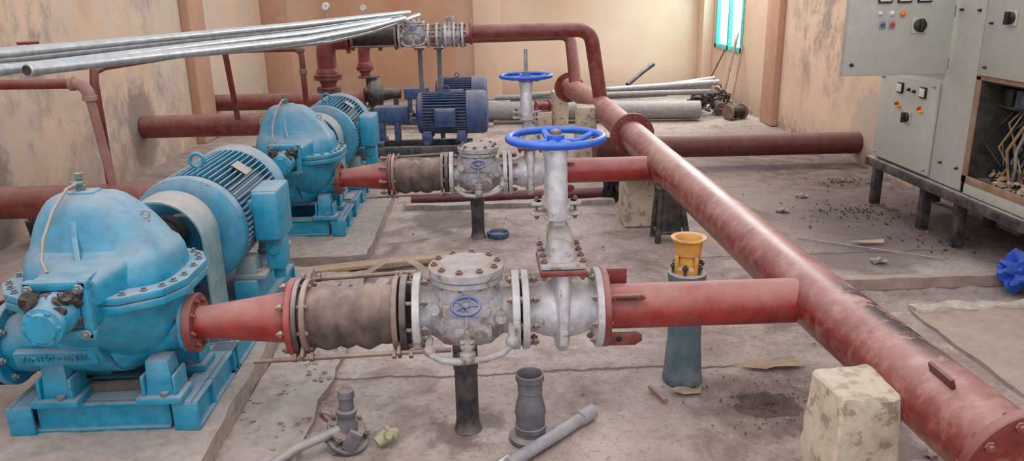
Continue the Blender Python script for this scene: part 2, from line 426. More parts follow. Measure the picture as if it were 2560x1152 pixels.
# ------------------------------------------------------------------ row 1 fittings
Y1, Z1 = 2.65, .485
AX = (1, 0, 0)
FR = .142
R1 = thing('pipe_reducer', 'red painted tapered steel reducer bolted to the pump outlet', 'pipe reducer', (-.70, Y1, Z1 - FR))
b = B(); b.lathe((-1.05, Y1, Z1 - .01), (.35, 0, .01), [(0, .060), (.03, .060), (.30, .092), (.35, .092)], 32); part(R1, 'cone', b, REDB)
b = B(); b.disc((-1.065, Y1, Z1 - .01), AX, .108, .03); f = part(R1, 'flange', b, RED)
bolts(f, (-1.075, Y1, Z1 - .01), AX, .084, 8, .06, .012, mat=RED)
b = B(); b.disc((-.705, Y1, Z1), AX, FR, .024); f = part(R1, 'flange', b, REDB)
E1 = thing('expansion_joint', 'dust-covered rubber expansion joint with steel tie rods', 'expansion joint', (-.5, Y1, Z1 - FR))
prof = [(0, .115), (.03, .108)]
for i in range(37):
    u = i / 36; t = .03 + u * .286
    prof.append((t, .108 + .011 * math.exp(-((u - .20) / .10) ** 2) + .014 * math.exp(-((u - .72) / .08) ** 2) + .004 * math.exp(-((u - .45) / .04) ** 2) - .006 * math.exp(-((u - .56) / .03) ** 2) - .006 * math.exp(-((u - .36) / .03) ** 2) - .005 * math.exp(-((u - .88) / .03) ** 2)))
prof += [(.33, .108), (.345, .115)]
b = B(); b.lathe((-.675, Y1, Z1), AX, prof, 44)
for v in b.bm.verts:
    tt = (v.co.x + .675) / .345; v.co.z -= .010 * math.sin(PI * min(1, max(0, tt)))
    v.co += V((0, mnoise.noise(v.co * 9), mnoise.noise(v.co * 9 + V((5, 0, 0))))) * .003
part(E1, 'bellows', b, RUBBER)
b = B(); b.disc((-.683, Y1, Z1), AX, FR, .018); f = part(E1, 'flange', b, BLACK)
bolts(f, (-.69, Y1, Z1), AX, .122, 8, .09, .014)
b = B(); b.disc((-.655, Y1, Z1), AX, FR - .006, .020); part(E1, 'backing_ring', b, RUST)
b = B(); b.disc((-.335, Y1, Z1), AX, FR - .004, .020); part(E1, 'backing_ring', b, RUST)
b = B(); b.disc((-.305, Y1, Z1), AX, FR, .024); part(E1, 'flange', b, BLACK)
for a in (-2.35, .75):
    dy, dz = math.cos(a) * .155, math.sin(a) * .155
    b = B(); b.cyl((-.84 if a < 0 else -.74, Y1 + dy * 1.02, Z1 + dz - .01), (-.14 if a < 0 else -.27, Y1 + dy * 1.02, Z1 + dz + .01), .0085, seg=12)
    for xx in (-.70, -.64, -.35, -.29): b.nut((xx, Y1 + dy * 1.02, Z1 + dz), AX, .017, .014)
    for xx in (-.665, -.325): b.box((xx, Y1 + dy * .9, Z1 + dz * .9), (.014, .05, .05), Matrix.Rotation(a, 3, 'X'))
    part(E1, 'tie_rod', b, RUST)

cx = -.08
C1 = thing('check_valve', 'silver painted swing check valve with bolted round cover', 'check valve', (cx, Y1, Z1 - .145))
b = B()
b.lathe((cx - .17, Y1, Z1), AX, [(0, .088), (.04, .084), (.055, .094), (.085, .118), (.13, .127), (.21, .127), (.255, .118), (.285, .094), (.30, .084), (.34, .088)], 36)
b.lathe((cx, Y1, Z1 - .02), (0, 0, 1), [(0, .120), (.05, .124), (.085, .128), (.12, .118), (.15, .114)], 36)
b.box((cx, Y1 - .118, Z1 + .05), (.17, .035, .045), bev=.01)
b.box((cx + .02, Y1 - .112, Z1 - .03), (.14, .03, .05), bev=.012)
b.lathe((cx - .11, Y1 - .115, Z1 + .06), (0, -1, .2), [(0, .018), (.03, .018)], 12); b.lathe((cx + .12, Y1 - .10, Z1 + .02), (0, -1, 0), [(0, .02), (.03, .02)], 12)
part(C1, 'body', b, SILV)
for xx in (cx - .178, cx + .175):
    b = B(); b.disc((xx, Y1, Z1), AX, .146, .028); f = part(C1, 'flange', b, SILVC)
    bolts(f, (xx + (-.006 if xx < cx else .016), Y1, Z1), AX, .123, 8, .08, .0135)
b = B(); b.disc((cx, Y1, Z1 + .137), (0, 0, 1), .130, .022); part(C1, 'cover_seat', b, SILV)
b = B(); b.lathe((cx, Y1, Z1 + .151), (0, 0, 1), [(0, .132), (.003, .135), (.028, .135), (.032, .130), (.036, .10), (.044, .09), (.046, .0)], 40)
f = part(C1, 'cover', b, SILV)
bolts(f, (cx, Y1, Z1 + .159), (0, 0, 1), .114, 10, .066, .0125)
BP = B()
BP.tube([(cx - .135, Y1 - .10, Z1 - .06), (cx - .135, Y1 - .165, Z1 - .065), (cx - .125, Y1 - .18, Z1 - .085), (cx - .09, Y1 - .185, Z1 - .105), (cx - .03, Y1 - .185, Z1 - .112), (cx + .06, Y1 - .185, Z1 - .105), (cx + .12, Y1 - .185, Z1 - .085), (cx + .15, Y1 - .18, Z1 - .06), (cx + .155, Y1 - .175, Z1 - .02), (cx + .155, Y1 - .12, Z1 - .01)], .0135, 12)
BP.ball((cx + .155, Y1 - .175, Z1 - .045), .024); BP.ball((cx - .132, Y1 - .17, Z1 - .075), .022)
by = part(C1, 'bypass_pipe', BP, SILV)
b = B(); b.lathe((cx, Y1 - .18, Z1 - .118), (0, .0, 1), [(0, .018), (.015, .028), (.035, .028), (.045, .018), (.055, .018), (.057, .026), (.067, .026), (.069, .014), (.105, .012), (.125, .008), (.215, .008)], 16)
b.box((cx, Y1 - .18, Z1 - .04), (.05, .02, .012)); part(by, 'bypass_valve_body', b, SILV)
b = B(); wc = V((cx, Y1 - .185, Z1 + .095)); wa = V((0, -.30, .95)).normalized()
b.torus(wc, wa, .048, .0065, 24, 8); b.disc(wc, wa, .014, .014, 12)
wx, wy, _ = basis(wa)
for i in range(5):
    d = wx * math.cos(i * 2 * PI / 5) + wy * math.sin(i * 2 * PI / 5); b.cyl(wc, wc + d * .048, .004, seg=6)
part(by, 'bypass_handwheel', b, BLUEWF)

gx = .262; gt = .245
G1 = thing('gate_valve', 'silver gate valve with blue handwheel on a tall yoke', 'gate valve', (gx, Y1, Z1 - .155))
b = B()
b.lathe((gx - .13, Y1, Z1), AX, [(0, .088), (.03, .084), (.07, .10), (.13, .112), (.19, .10), (.23, .084), (.26, .088)], 36)
rings = []
for t, hw, hy in ((-.150, .012, .04), (-.135, .024, .08), (-.10, .03, .112), (0, .033, .125), (.08, .034, .118), (.14, .036, .10), (.175, .045, .09)):
    rings.append([V((gx + hw * math.copysign(abs(math.cos(a)) ** .6, math.cos(a)), Y1 + hy * math.copysign(abs(math.sin(a)) ** .8, math.sin(a)), Z1 + t)) for a in [2 * PI * i / 28 for i in range(28)]])
b.loft(rings); part(G1, 'body', b, SILVC)
for xx in (gx - .132, gx + .132):
    b = B(); b.disc((xx, Y1, Z1), AX, .146, .026); f = part(G1, 'flange', b, SILVC)
    bolts(f, (xx + (.006 if xx > .2 else .01), Y1, Z1), AX, .123, 8, .055, .0135)
b = B(); b.box((gx, Y1, Z1 + .175), (.165, .24, .022), bev=.006); part(G1, 'bonnet_seat', b, RED)
b = B(); b.box((gx, Y1, Z1 + .200), (.16, .235, .022), bev=.006)
rings = []
for t, hw, hy, xo in ((.208, .058, .10, 0), (.225, .05, .09, 0), (.275, .046, .075, -.003), (.305, .042, .055, -.006), (.325, .03, .035, -.008), (.375, .026, .026, -.010)):
    rings.append([V((gx + xo + hw * math.copysign(abs(math.cos(a)) ** .5, math.cos(a)), Y1 + hy * math.copysign(abs(math.sin(a)) ** .5, math.sin(a)), Z1 + t)) for a in [2 * PI * i / 24 for i in range(24)]])
b.loft(rings); f = part(G1, 'bonnet', b, SILV)
bolts(f, None, (0, 0, 1), 0, 0, .065, .012, pts=[(gx + sx * .068, Y1 + sy, Z1 + .188) for sx in (-1, 1) for sy in (-.10, -.033, .033, .10)])
b = B()
for zz in (.365, .402):
    b.box((gt, Y1, Z1 + zz), (.09, .16, .016), bev=.006); b.box((gt, Y1, Z1 + zz), (.15, .05, .014), bev=.006)
    for sx in (-1, 1): b.disc((gt + sx * .07, Y1, Z1 + zz), (0, 0, 1), .022, .014, 16)
f = part(G1, 'gland_flange', b, SILV)
bolts(f, None, (0, 0, 1), 0, 0, .07, .009, pts=[(gt + sx * .068, Y1, Z1 + .383) for sx in (-1, 1)])
b = B()
for sy in (-1, 1):
    b.tube([(gt, Y1 + sy * .065, Z1 + .36), (gt, Y1 + sy * .072, Z1 + .43), (gt, Y1 + sy * .066, Z1 + .51), (gt, Y1 + sy * .05, Z1 + .555), (gt, Y1 + sy * .025, Z1 + .58)], [.042, .036, .034, .036, .036], 14, flat=.55)
b.lathe((gt, Y1, Z1 + .55), (0, 0, 1), [(0, .035), (.02, .044), (.05, .044), (.055, .03), (.06, .03)], 20)
part(G1, 'yoke', b, SILVC)
b = B(); b.cyl((gt, Y1, Z1 + .36), (gt, Y1, Z1 + .66), .011, seg=12); part(G1, 'stem', b, GALVB)
WZ = Z1 + .632
b = B(); b.torus((gt, Y1, WZ), (0, 0, 1), .162, .0135, 56, 12)
b.lathe((gt, Y1, WZ - .025), (0, 0, 1), [(0, .028), (.02, .032), (.035, .028), (.037, .012)], 18)
for i in range(5):
    a = i * 2 * PI / 5 + .5; d = V((math.cos(a), math.sin(a), 0))
    b.tube([V((gt, Y1, WZ - .012)) + d * .02, V((gt, Y1, WZ - .022)) + d * .09, V((gt, Y1, WZ)) + d * .158], [.017, .014, .013], 10, flat=.7)
wh = part(G1, 'handwheel', b, BLUEW)
b = B(); b.nut((gt, Y1, WZ + .01), (0, 0, 1), .02, .014); part(wh, 'wheel_nut', b, RUST)
b = B(); b.lathe((gt, Y1, WZ - .045), (0, 0, 1), [(0, .034), (.012, .05), (.02, .05), (.024, .03)], 18); part(G1, 'hub_collar', b, RUST)

DX2, DY2, DZ2 = .035, 2.45, -.04
def shift(o, dx=DX2, dy=DY2, dz=DZ2): return V(o.location) + V((dx, dy, dz))
copy_thing(R1, shift(R1, .075), 'red painted tapered reducer on the second pump outlet', (.94, 1, 1))
copy_thing(E1, shift(E1, .050), 'dusty rubber expansion joint of the second pump line')
copy_thing(C1, shift(C1), 'silver check valve with bolted cover on the second pump line')
G2 = copy_thing(G1, shift(G1), 'silver gate valve with raised stem and blue handwheel')
b = B(); b.cyl((gt, Y1, WZ), (gt, Y1, WZ + .17), .012, seg=12)
o = part(G1, 'stem', b, GALVB); o.parent = G2

def pole(loc, h, r, lb):
    b = B(); o = V(loc)
    b.lathe(o, (0, 0, 1), [(0, r * 1.25), (.01, r * 1.15), (.04, r * 1.02), (.15, r), (h * .70, r), (h * .71, r * 1.08), (h - .03, r * 1.08)], 24)
    t = thing('support_pole', lb, 'pipe support', loc)
    part(t, 'pole', b, BLACK)
    b = B(); b.box(o + V((0, 0, h - .012)), (r * 2.1, r * 1.7, .024), bev=.006); b.box(o + V((0, 0, h - .05)), (r * 1.4, r * 2.3, .06), bev=.006); part(t, 'saddle', b, BLACK)
pole((-.095, Y1, 0), Z1 - .125, .043, 'black pipe post holding up the silver check valve')
pole((-.06, Y1 + DY2, 0), Z1 + DZ2 - .125, .043, 'black pipe post under the second check valve')

# ------------------------------------------------------------------ header
HP = [V((1.262, 1.545, .485)), V((1.24, 2.1, .487)), V((1.215, 2.65, .488)), V((1.20, 4.0, .485)), V((1.185, 5.1, .48)), V((1.18, 6.15, .485)), V((1.165, 7.6, .49)), V((1.09, 8.6, .50)), V((1.02, 9.3, .50))]
HR = .113
HD = thing('header_pipe', 'long red painted steel header pipe resting on concrete blocks', 'header pipe', (1.2, 5.2, 0))
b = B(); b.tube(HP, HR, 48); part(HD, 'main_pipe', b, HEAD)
for P, ax, r, t in ((HP[5] - V((0, .02, 0)), (0, 1, 0), .175, .026), (HP[5] + V((0, .02, 0)), (0, 1, 0), .172, .026)):
    b = B(); b.disc(P, ax, r, t); f = part(HD, 'flange', b, RED)
bolts(f, HP[5], (0, 1, 0), .15, 8, .06, .013)
b = B(); b.disc(HP[-1], (-.15, 1, 0), .175, .03); part(HD, 'end_flange', b, RED)
nf = HP[0]
b = B(); b.lathe(nf - V((0, .02, 0)), (0, 1, 0), [(0, .12), (.0, .176), (.004, .180), (.026, .180), (.03, .174), (.03, .11)], 48, False, False)
b.lathe(nf - V((0, .02, 0)), (0, 1, 0), [(.0, .12), (.02, .115)], 48, False, True)
f = part(HD, 'end_flange', b, RED); bolts(f, nf, (0, 1, 0), .155, 12, .05, .013, mat=RED)
for yy, zz, xs in ((Y1, Z1, .412), (Y1 + DY2, Z1 + DZ2, .412 + DX2)):
    b = B(); b.cyl((xs, yy, zz), (1.15, yy, zz), .083, seg=40)
    br = part(HD, 'branch_pipe', b, REDB)
    b = B(); b.disc((xs + .006, yy, zz), AX, .146, .024); f = part(br, 'flange', b, RED)
    b = B(); yl = yy - .045
    b.prism([(xs + .01, yl, zz - .088), (xs + .125, yl, zz - .088), (xs + .145, yl, zz - .10), (xs + .145, yl, zz - .122), (xs + .12, yl, zz - .138), (xs + .01, yl, zz - .138)], (0, .01, 0), .001)
    b.mi = 1; b.disc((xs + .06, yl - .001, zz - .112), (0, 1, 0), .011, .004, 16)
    part(br, 'lug', b, [RED, DARK])
    b = B(); b.prism([(xs + .01, yy - .095, zz + .055), (xs + .13, yy - .095, zz + .055), (xs + .145, yy - .095, zz + .065), (xs + .13, yy - .095, zz + .078), (xs + .01, yy - .095, zz + .078)], (0, .01, .004), .001)
    b.mi = 1; b.box((xs + .075, yy - .096, zz + .067), (.07, .004, .01), bev=.001); part(br, 'lug', b, [RED, DARK])
    b = B(); b.bx(xs + .0, xs + .10, yy + .045, yy + .053, zz + .07, zz + .13, .002); part(br, 'lug', b, RED)
b = B(); b.box((1.20, 1.83, .598), (.012, .11, .035), Matrix.Rotation(-.3, 3, 'Y'), .003); part(HD, 'lug', b, MAROON)
for j_, (yy, zt, xe, hb) in enumerate(((7.7, 1.235, 1.05, V((1.165, 7.72, .52))), (9.25, 1.12, 1.03, V((1.06, 8.95, .52))))):
    top = V((xe, yy, zt)); dn = (hb - top).normalized()
    start = [V((-.10, yy, zt))] if j_ == 0 else [V((-1.255, 9.95, 1.04)), V((-.9, 9.93, 1.045)), V((-.1, 9.55, 1.09))]
    pts = start + bend(top - V((.13, 0, 0)), top, top + dn * .13) + [hb]
    b = B(); b.tube(pts, .070, 32); rp = part(HD, 'riser_pipe', b, RED)
    b = B(); b.disc(start[0], AX, .115, .03); part(rp, 'flange', b, RED)

def block(x, y, sx, sy, h, lb, rz=0, sd=0):
    b = B(); b.box((x, y, h / 2), (sx, sy, h), Matrix.Rotation(rz, 3, 'Z'), .008, taper=.95, seg=1)
    bmesh.ops.subdivide_edges(b.bm, edges=[e for e in b.bm.edges if e.calc_length() > .05], cuts=12, use_grid_fill=True)
    for v in b.bm.verts:
        d = mnoise.noise_vector(v.co * 6 + V((sd, 0, 0))) * .014 + mnoise.noise_vector(v.co * 24) * .006; v.co += V((d.x, d.y, d.z if v.co.z > .05 else 0))
    single('concrete_block', lb, 'concrete block', b, CONC, (x, y, 0))
block(1.05, 1.98, .20, .20, .51, 'chipped whitish concrete block beside the near header end', .08, 1)
block(1.075, 5.32, .23, .22, .36, 'cream concrete block under the header pipe', .05, 2)
block(.975, 7.45, .19, .22, .54, 'pale concrete block beside the far header', 0, 3)
block(.94, 9.62, .20, .22, .42, 'concrete block by the header end flange', 0, 4)
t = thing('support_stand', 'black welded steel stand under the red header', 'pipe support', (1.22, 4.93, 0))
b = B()
for sx in (-1, 1):
    for sy in (-1, 1): b.tube([(1.22 + sx * .10, 4.93 + sy * .08, 0), (1.20 + sx * .06, 4.93 + sy * .06, .35)], .02, 8)
b.box((1.21, 4.93, .06), (.19, .16, .02)); part(t, 'leg_frame', b, BLACK)
b = B(); b.box((1.20, 4.93, .355), (.17, .16, .02)); b.box((1.2, 4.86, .2), (.15, .006, .3)); part(t, 'top_plate', b, BLACK)

# ------------------------------------------------------------------ teal pumps
FX0, FX1, FY0, FY1, FZ0, FZ1 = -1.72, -1.05, 2.53, 4.05, .115, .226
PX, PY, PZ = -1.345, 2.67, .65
P1 = thing('split_case_pump', 'teal horizontal split-case pump, dusty, red outlet flange', 'pump', (PX, PY, FZ1))
def dome(b, secs, sgn, z0, pw=.75, n=32, hp=.85):
    rings = []
    for (yo, w_, h_) in secs:
        r = []
        for i in range(n + 1):
            a = PI * i / n
            r.append(V((PX + w_ * math.copysign(abs(math.cos(a)) ** pw, math.cos(a)), PY + yo, z0 + sgn * h_ * math.sin(a) ** hp)))
        rings.append(r)
    b.loft(rings)
def stack(b, secs, z0, px=.62, py=.55, n=44):
    # bell-shaped cast shell: stacked rounded-rectangle sections (height, half width, half depth, sideways shift)
    b.loft([[V((PX + xo + w_ * math.copysign(abs(math.cos(a)) ** px, math.cos(a)), PY + d_ * math.copysign(abs(math.sin(a)) ** py, math.sin(a)), z0 + z)) for a in [2 * PI * (i + .5) / n for i in range(n)]] for z, w_, d_, xo in secs])
b = B()
stack(b, [(0, .250, .195, 0), (.03, .250, .195, 0), (.07, .246, .185, 0), (.105, .236, .165, -.002), (.125, .222, .140, -.005), (.16, .208, .126, -.010), (.20, .186, .116, -.018), (.235, .160, .106, -.026), (.262, .136, .096, -.032), (.280, .118, .084, -.036), (.292, .098, .066, -.038), (.298, .07, .045, -.038)], PZ + .018)
dome(b, [(-.315, .075, .07), (-.30, .10, .088), (-.24, .12, .098), (-.19, .14, .108), (-.12, .16, .12)], 1, PZ + .018, .4, hp=.3)
dome(b, [(.12, .165, .125), (.20, .14, .115), (.25, .115, .10), (.285, .09, .075), (.30, .065, .05)], 1, PZ + .018, .5, hp=.4)
b.box((PX - .04, PY, PZ + .314), (.09, .07, .02), bev=.006)
b.prism([(PX - .012, PY - .195, PZ + .05), (PX - .012, PY - .20, PZ + .11), (PX - .045, PY - .13, PZ + .19), (PX - .055, PY - .09, PZ + .29), (PX - .055, PY, PZ + .30), (PX - .03, PY, PZ + .05)], (.022, 0, 0), .003)
uc = part(P1, 'upper_casing', b, TEAL, ang=.5)
OCT = [(-.325, -.10), (-.26, -.20), (-.14, -.275), (.14, -.275), (.26, -.20), (.305, -.10), (.305, .10), (.26, .20), (.14, .275), (-.14, .275), (-.26, .20), (-.325, .10)]
b = B(); b.prism([(PX + x, PY + y, PZ - .0) for x, y in OCT], (0, 0, .026), .004); part(uc, 'casing_flange', b, TEAL)
bolts(uc, None, (0, 0, 1), 0, 0, .055, .0135, mat=DARKTEAL, pts=[(PX + (OCT[i][0] * (1 - t) + OCT[(i + 1) % 12][0] * t) * .93, PY + (OCT[i][1] * (1 - t) + OCT[(i + 1) % 12][1] * t) * .93, PZ + .002) for i in range(12) for t in (.15, .65)])
lo = [(-.28, .08, .07), (-.24, .12, .11), (-.18, .18, .16), (-.12, .24, .23), (-.05, .265, .26), (.05, .265, .26), (.12, .24, .23), (.18, .18, .16), (.24, .12, .11), (.28, .08, .07)]
b = B(); dome(b, lo, -1, PZ - .028, .8)
b.tube([(PX + .02, PY, PZ - .20), (PX + .10, PY, PZ - .19), (PX + .18, PY, PZ - .185), (PX + .26, PY, PZ - .175)], [.15, .125, .095, .085], 28)
b.tube([(PX, PY, PZ - .16), (PX - .14, PY, PZ - .19), (PX - .26, PY, PZ - .22), (PX - .37, PY, PZ - .235)], [.19, .16, .125, .11], 28)
b.lathe((PX + .10, PY - .165, PZ - .16), (.2, 1, 0), [(0, .03), (.03, .034)], 12)
lc = part(P1, 'lower_casing', b, TEAL)
b = B(); b.prism([(PX + x, PY + y, PZ - .030) for x, y in OCT], (0, 0, .026), .004); part(lc, 'casing_flange', b, TEAL)
b = B(); b.disc((PX - .38, PY, PZ - .235), AX, .155, .028); sf = part(P1, 'suction_flange', b, TEAL)
bolts(sf, (PX - .385, PY, PZ - .235), AX, .13, 8, .06, .014, mat=DARKTEAL)
b = B(); b.disc((PX + .257, PY - .01, PZ - .175), AX, .108, .022); part(P1, 'discharge_flange', b, TEAL)
# raised casting number on its cast pad
cu = bpy.data.curves.new('casting_number', 'FONT'); cu.body = '78M150-OSM56'; cu.size = .034; cu.extrude = .003; cu.align_x = 'CENTER'
to = bpy.data.objects.new('tmp_text', cu); COL.objects.link(to); bpy.context.view_layer.update()
me = bpy.data.meshes.new_from_object(to.evaluated_get(bpy.context.evaluated_depsgraph_get()))
bpy.data.objects.remove(to)
tm = Matrix.Translation(V((PX - .15, PY - .180, PZ - .235))) @ Matrix.Rotation(PI / 2 + .18, 4, 'X')
for v in me.vertices: v.co = tm @ v.co - V(P1['_root'])
me.materials.append(TEAL2)
o = bpy.data.objects.new('casting_number', me); o.parent = lc; o['_root'] = tuple(P1['_root']); COL.objects.link(o)
b = B(); b.box((PX - .15, PY - .160, PZ - .225), (.28, .035, .055), Matrix.Rotation(.18, 3, 'X'), .006); part(lc, 'cast_pad', b, TEAL)
for sx, sy in ((-.19, -.10), (.17, -.10), (-.19, .15), (.17, .15)):
    b = B(); cx_, cy = PX + sx, PY + sy; zf = FZ1
    b.box((cx_, cy, zf + .08), (.10, .10, .16), bev=.006, taper=.8); b.box((cx_, cy - .01, zf + .016), (.16, .12, .028), bev=.005)
    b.box((cx_ - .055, cy, zf + .06), (.012, .11, .09)); b.box((cx_ + .055, cy, zf + .06), (.012, .11, .09))
    b.mi = 1; b.nut((cx_ + .02, cy - .055, zf + .03), (0, 0, 1), .015, .014)
    part(P1, 'foot', b, [TEAL, DARKTEAL])
for sg in (-1, 1):
    b = B(); o = V((PX, PY, PZ + .02)); L0 = .27 if sg < 0 else .25
    b.lathe(o + V((0, sg * L0, 0)), (0, sg, 0), [(0, .075), (.02, .062), (.06, .062), (.09, .068), (.13, .068), (.15, .055), (.17, .05)], 28)
    if sg < 0:
        yb = PY - .345
        for s1 in (-1, 1):
            b.box((PX + s1 * .083, yb, PZ + .02), (.030, .03, .20), bev=.006); b.box((PX, yb, PZ + .02 + s1 * .083), (.20, .03, .030), bev=.006)
            b.box((PX + s1 * .078, yb + .07, PZ + .0), (.024, .15, .09), bev=.005)
        b.box((PX, yb + .06, PZ + .103), (.17, .14, .022), bev=.006)
    bh = part(P1, 'bearing_housing', b, TEAL)
    if sg < 0:
        bolts(bh, None, (0, 1, 0), 0, 0, .06, .015, mat=DARKTEAL, pts=[(PX + a * .077, yb, PZ + .02 + d * .077) for a in (-1, 1) for d in (-1, 1)])
        b = B(); b.lathe((PX, PY - .38, PZ + .01), (0, -1, 0), [(0, .050), (.02, .056), (.05, .054), (.06, .062), (.08, .062), (.083, .05), (.093, .045), (.095, .0)], 24)
        for i in range(6): b.nut((PX + .05 * math.cos(i * PI / 3), PY - .460, PZ + .01 + .05 * math.sin(i * PI / 3)), (0, -1, 0), .008, .012)
        part(bh, 'end_cover', b, TEAL)
        b = B()
        for i in range(18): b.ico((PX + random.uniform(-.065, .06), PY - .385 + random.uniform(-.05, .03), PZ + .05 + random.uniform(-.06, .03)), random.uniform(.014, .03), sub=2, jit=.5, nz=3, seed=i)
        part(bh, 'grease_clump', b, DARK, 'dark dusty grease clump')
for ex, ey, ez, er in ((PX - .235, PY + .15, PZ + .13, .030), (PX + .165, PY - .02, PZ + .205, .013)):
    b = B(); b.cyl((ex, ey, ez - .12), (ex, ey, ez + .02), er * .35, seg=10); b.disc((ex, ey, ez + .01), (0, 0, 1), er * .8, .01, 16)
    b.torus((ex, ey, ez + .02 + er), (0, 1, 0), er, er * .3, 24, 10); part(P1, 'eyebolt', b, GALVB)
b = B(); tx, ty = PX - .05, PY + .0
b.cyl((tx, ty, PZ + .31), (tx, ty, PZ + .38), .010, seg=12); b.nut((tx, ty, PZ + .325), (0, 0, 1), .018, .015); b.nut((tx, ty, PZ + .365), (0, 0, 1), .015, .018)
b.box((tx, ty - .02, PZ + .352), (.045, .012, .012)); vt = part(P1, 'vent_cock', b, DARKTEAL)
b = B(); b.tube([(tx, ty - .02, PZ + .352), (tx - .01, ty - .07, PZ + .345), (tx - .03, ty - .14, PZ + .29), (tx - .045, ty - .20, PZ + .21), (tx - .04, ty - .24, PZ + .15), (tx - .02, ty - .26, PZ + .115)], .0055, 8); part(vt, 'vent_tube', b, GALVB)

gxc, gzc = PX + .03, .655
CG = thing('coupling_guard', 'dusty teal sheet-metal arch guard over the pump coupling', 'guard', (gxc, 3.2, FZ1))
ro, ri = .18, .173; zb = FZ1 + .008
out = [(gxc + ro, zb)] + [(gxc + ro * math.cos(PI * i / 24), gzc + ro * math.sin(PI * i / 24)) for i in range(25)] + [(gxc - ro, zb)]
inn = [(gxc + ri, zb)] + [(gxc + ri * math.cos(PI * i / 24), gzc + ri * math.sin(PI * i / 24)) for i in range(25)] + [(gxc - ri, zb)]
b = B(); b.prism([(x, 3.02, z) for x, z in out + inn[::-1]], (0, .19, 0)); part(CG, 'arch', b, GUARD)
b = B(); b.bx(gxc + ri - .005, gxc + ro + .05, 3.03, 3.20, zb - .008, zb + .002, .002); part(CG, 'mounting_flange', b, GUARD)
b = B(); b.bx(gxc - ro - .05, gxc - ri + .005, 3.03, 3.20, zb - .008, zb + .002, .002); part(CG, 'mounting_flange', b, GUARD)
b = B(); b.disc((PX, 3.09, PZ), (0, 1, 0), .085, .07); b.disc((PX, 3.17, PZ), (0, 1, 0), .085, .06); b.cyl((PX, 3.0, PZ), (PX, 3.24, PZ), .03); part(CG, 'coupling', b, DARK)

MX, MZ = -1.295, .625
M1 = thing('electric_motor', 'teal finned electric motor with side terminal box', 'electric motor', (MX, 3.6, .365))
b = B(); b.cyl((MX, 3.33, MZ), (MX, 3.94, MZ), .198, seg=48)
for i in range(60):
    a = 2 * PI * i / 60 + .03; aa = a if a < PI else a - 2 * PI
    if -2.1 < aa < -1.04: continue
    R_ = Matrix.Rotation(-a + PI / 2, 3, 'Y')
    b.box((MX + .217 * math.cos(a), 3.645, MZ + .217 * math.sin(a)), (.006, .58, .054), R_, .001, seg=1)
part(M1, 'finned_body', b, TEAL2)
b = B(); b.lathe((MX, 3.23, MZ), (0, 1, 0), [(0, .075), (.005, .09), (.02, .10), (.03, .19), (.045, .228), (.055, .243), (.09, .247), (.11, .243)], 44)
for i in range(8):
    a = i * PI / 4 + .3; b.nut((MX + .228 * math.cos(a), 3.30, MZ + .228 * math.sin(a)), (0, -1, 0), .013, .02)
part(M1, 'end_shield', b, TEAL2)
b = B(); b.lathe((MX, 3.92, MZ), (0, 1, 0), [(0, .240), (.02, .248), (.12, .248), (.15, .22), (.16, .15)], 44); part(M1, 'fan_cover', b, TEAL2)
for sx in (-1, 1):
    for yy in (3.45, 3.83):
        b = B(); b.box((MX + sx * .19, yy, .415), (.10, .12, .09), bev=.006, taper=.8); b.box((MX + sx * .21, yy, .376), (.14, .14, .022), bev=.004); b.nut((MX + sx * .24, yy - .03, .387), (0, 0, 1), .014, .014)
        part(M1, 'foot', b, GUARD)
b = B(); b.bx(-1.12, -1.055, 3.44, 3.62, .55, .72); b.box((-.995, 3.54, .65), (.115, .25, .225), bev=.014); b.box((-.995, 3.54, .65), (.122, .22, .24), bev=.012)
tb_ = part(M1, 'terminal_box', b, TEAL)
b = B(); b.box((-.985, 3.52, .455), (.085, .11, .15), bev=.012); b.cyl((-.985, 3.52, .33), (-.985, 3.52, .38), .028, seg=16); b.lathe((-.985, 3.46, .48), (0, -1, 0), [(0, .02), (.012, .02)], 16); part(tb_, 'cable_box', b, TEAL)
b = B(); b.cyl((MX, 3.5, MZ + .21), (MX, 3.5, MZ + .25), .018, seg=12); b.torus((MX, 3.5, MZ + .277), (0, 1, 0), .03, .009, 24, 10); part(M1, 'eyebolt', b, TEAL2)
b = B(); b.box((MX + .250 * math.cos(.95), 3.66, MZ + .250 * math.sin(.95)), (.08, .10, .004), Matrix.Rotation(-.95 + PI / 2, 3, 'Y'), .001); part(M1, 'nameplate', b, GALVB)

F1 = thing('base_frame', 'teal welded channel-steel base frame under pump and motor', 'base frame', ((FX0 + FX1) / 2, (FY0 + FY1) / 2, FZ0))
def channel(b, p0, p1, inner, z0, z1, fw=.07):
    p0, p1, inner = V(p0), V(p1), V(inner)
    mid = (p0 + p1) / 2; L = (p1 - p0).length; ang = math.atan2((p1 - p0).y, (p1 - p0).x); R_ = Matrix.Rotation(ang, 3, 'Z')
    b.box(V((mid.x, mid.y, (z0 + z1) / 2)) + inner * .02, (L, .01, z1 - z0), R_, .002, seg=1)
    for zz in (z0 + .006, z1 - .006): b.box(V((mid.x, mid.y, zz)) + inner * fw / 2, (L, fw, .012), R_, .002, seg=1)
for p0, p1, inn_ in (((FX0 + .09, FY0, 0), (FX1 - .11, FY0, 0), (0, 1, 0)), ((FX1, FY0 - .01, 0), (FX1, FY1, 0), (-1, 0, 0)), ((FX0, FY0 - .01, 0), (FX0, FY1, 0), (1, 0, 0)), ((FX0, FY1, 0), (FX1, FY1, 0), (0, -1, 0)), ((FX0, 3.02, 0), (FX1, 3.02, 0), (0, -1, 0)), ((FX0, 3.32, 0), (FX1, 3.32, 0), (0, 1, 0))):
    b = B(); channel(b, p0, p1, inn_, FZ0, FZ1, .09); part(F1, 'channel_rail', b, TEAL)
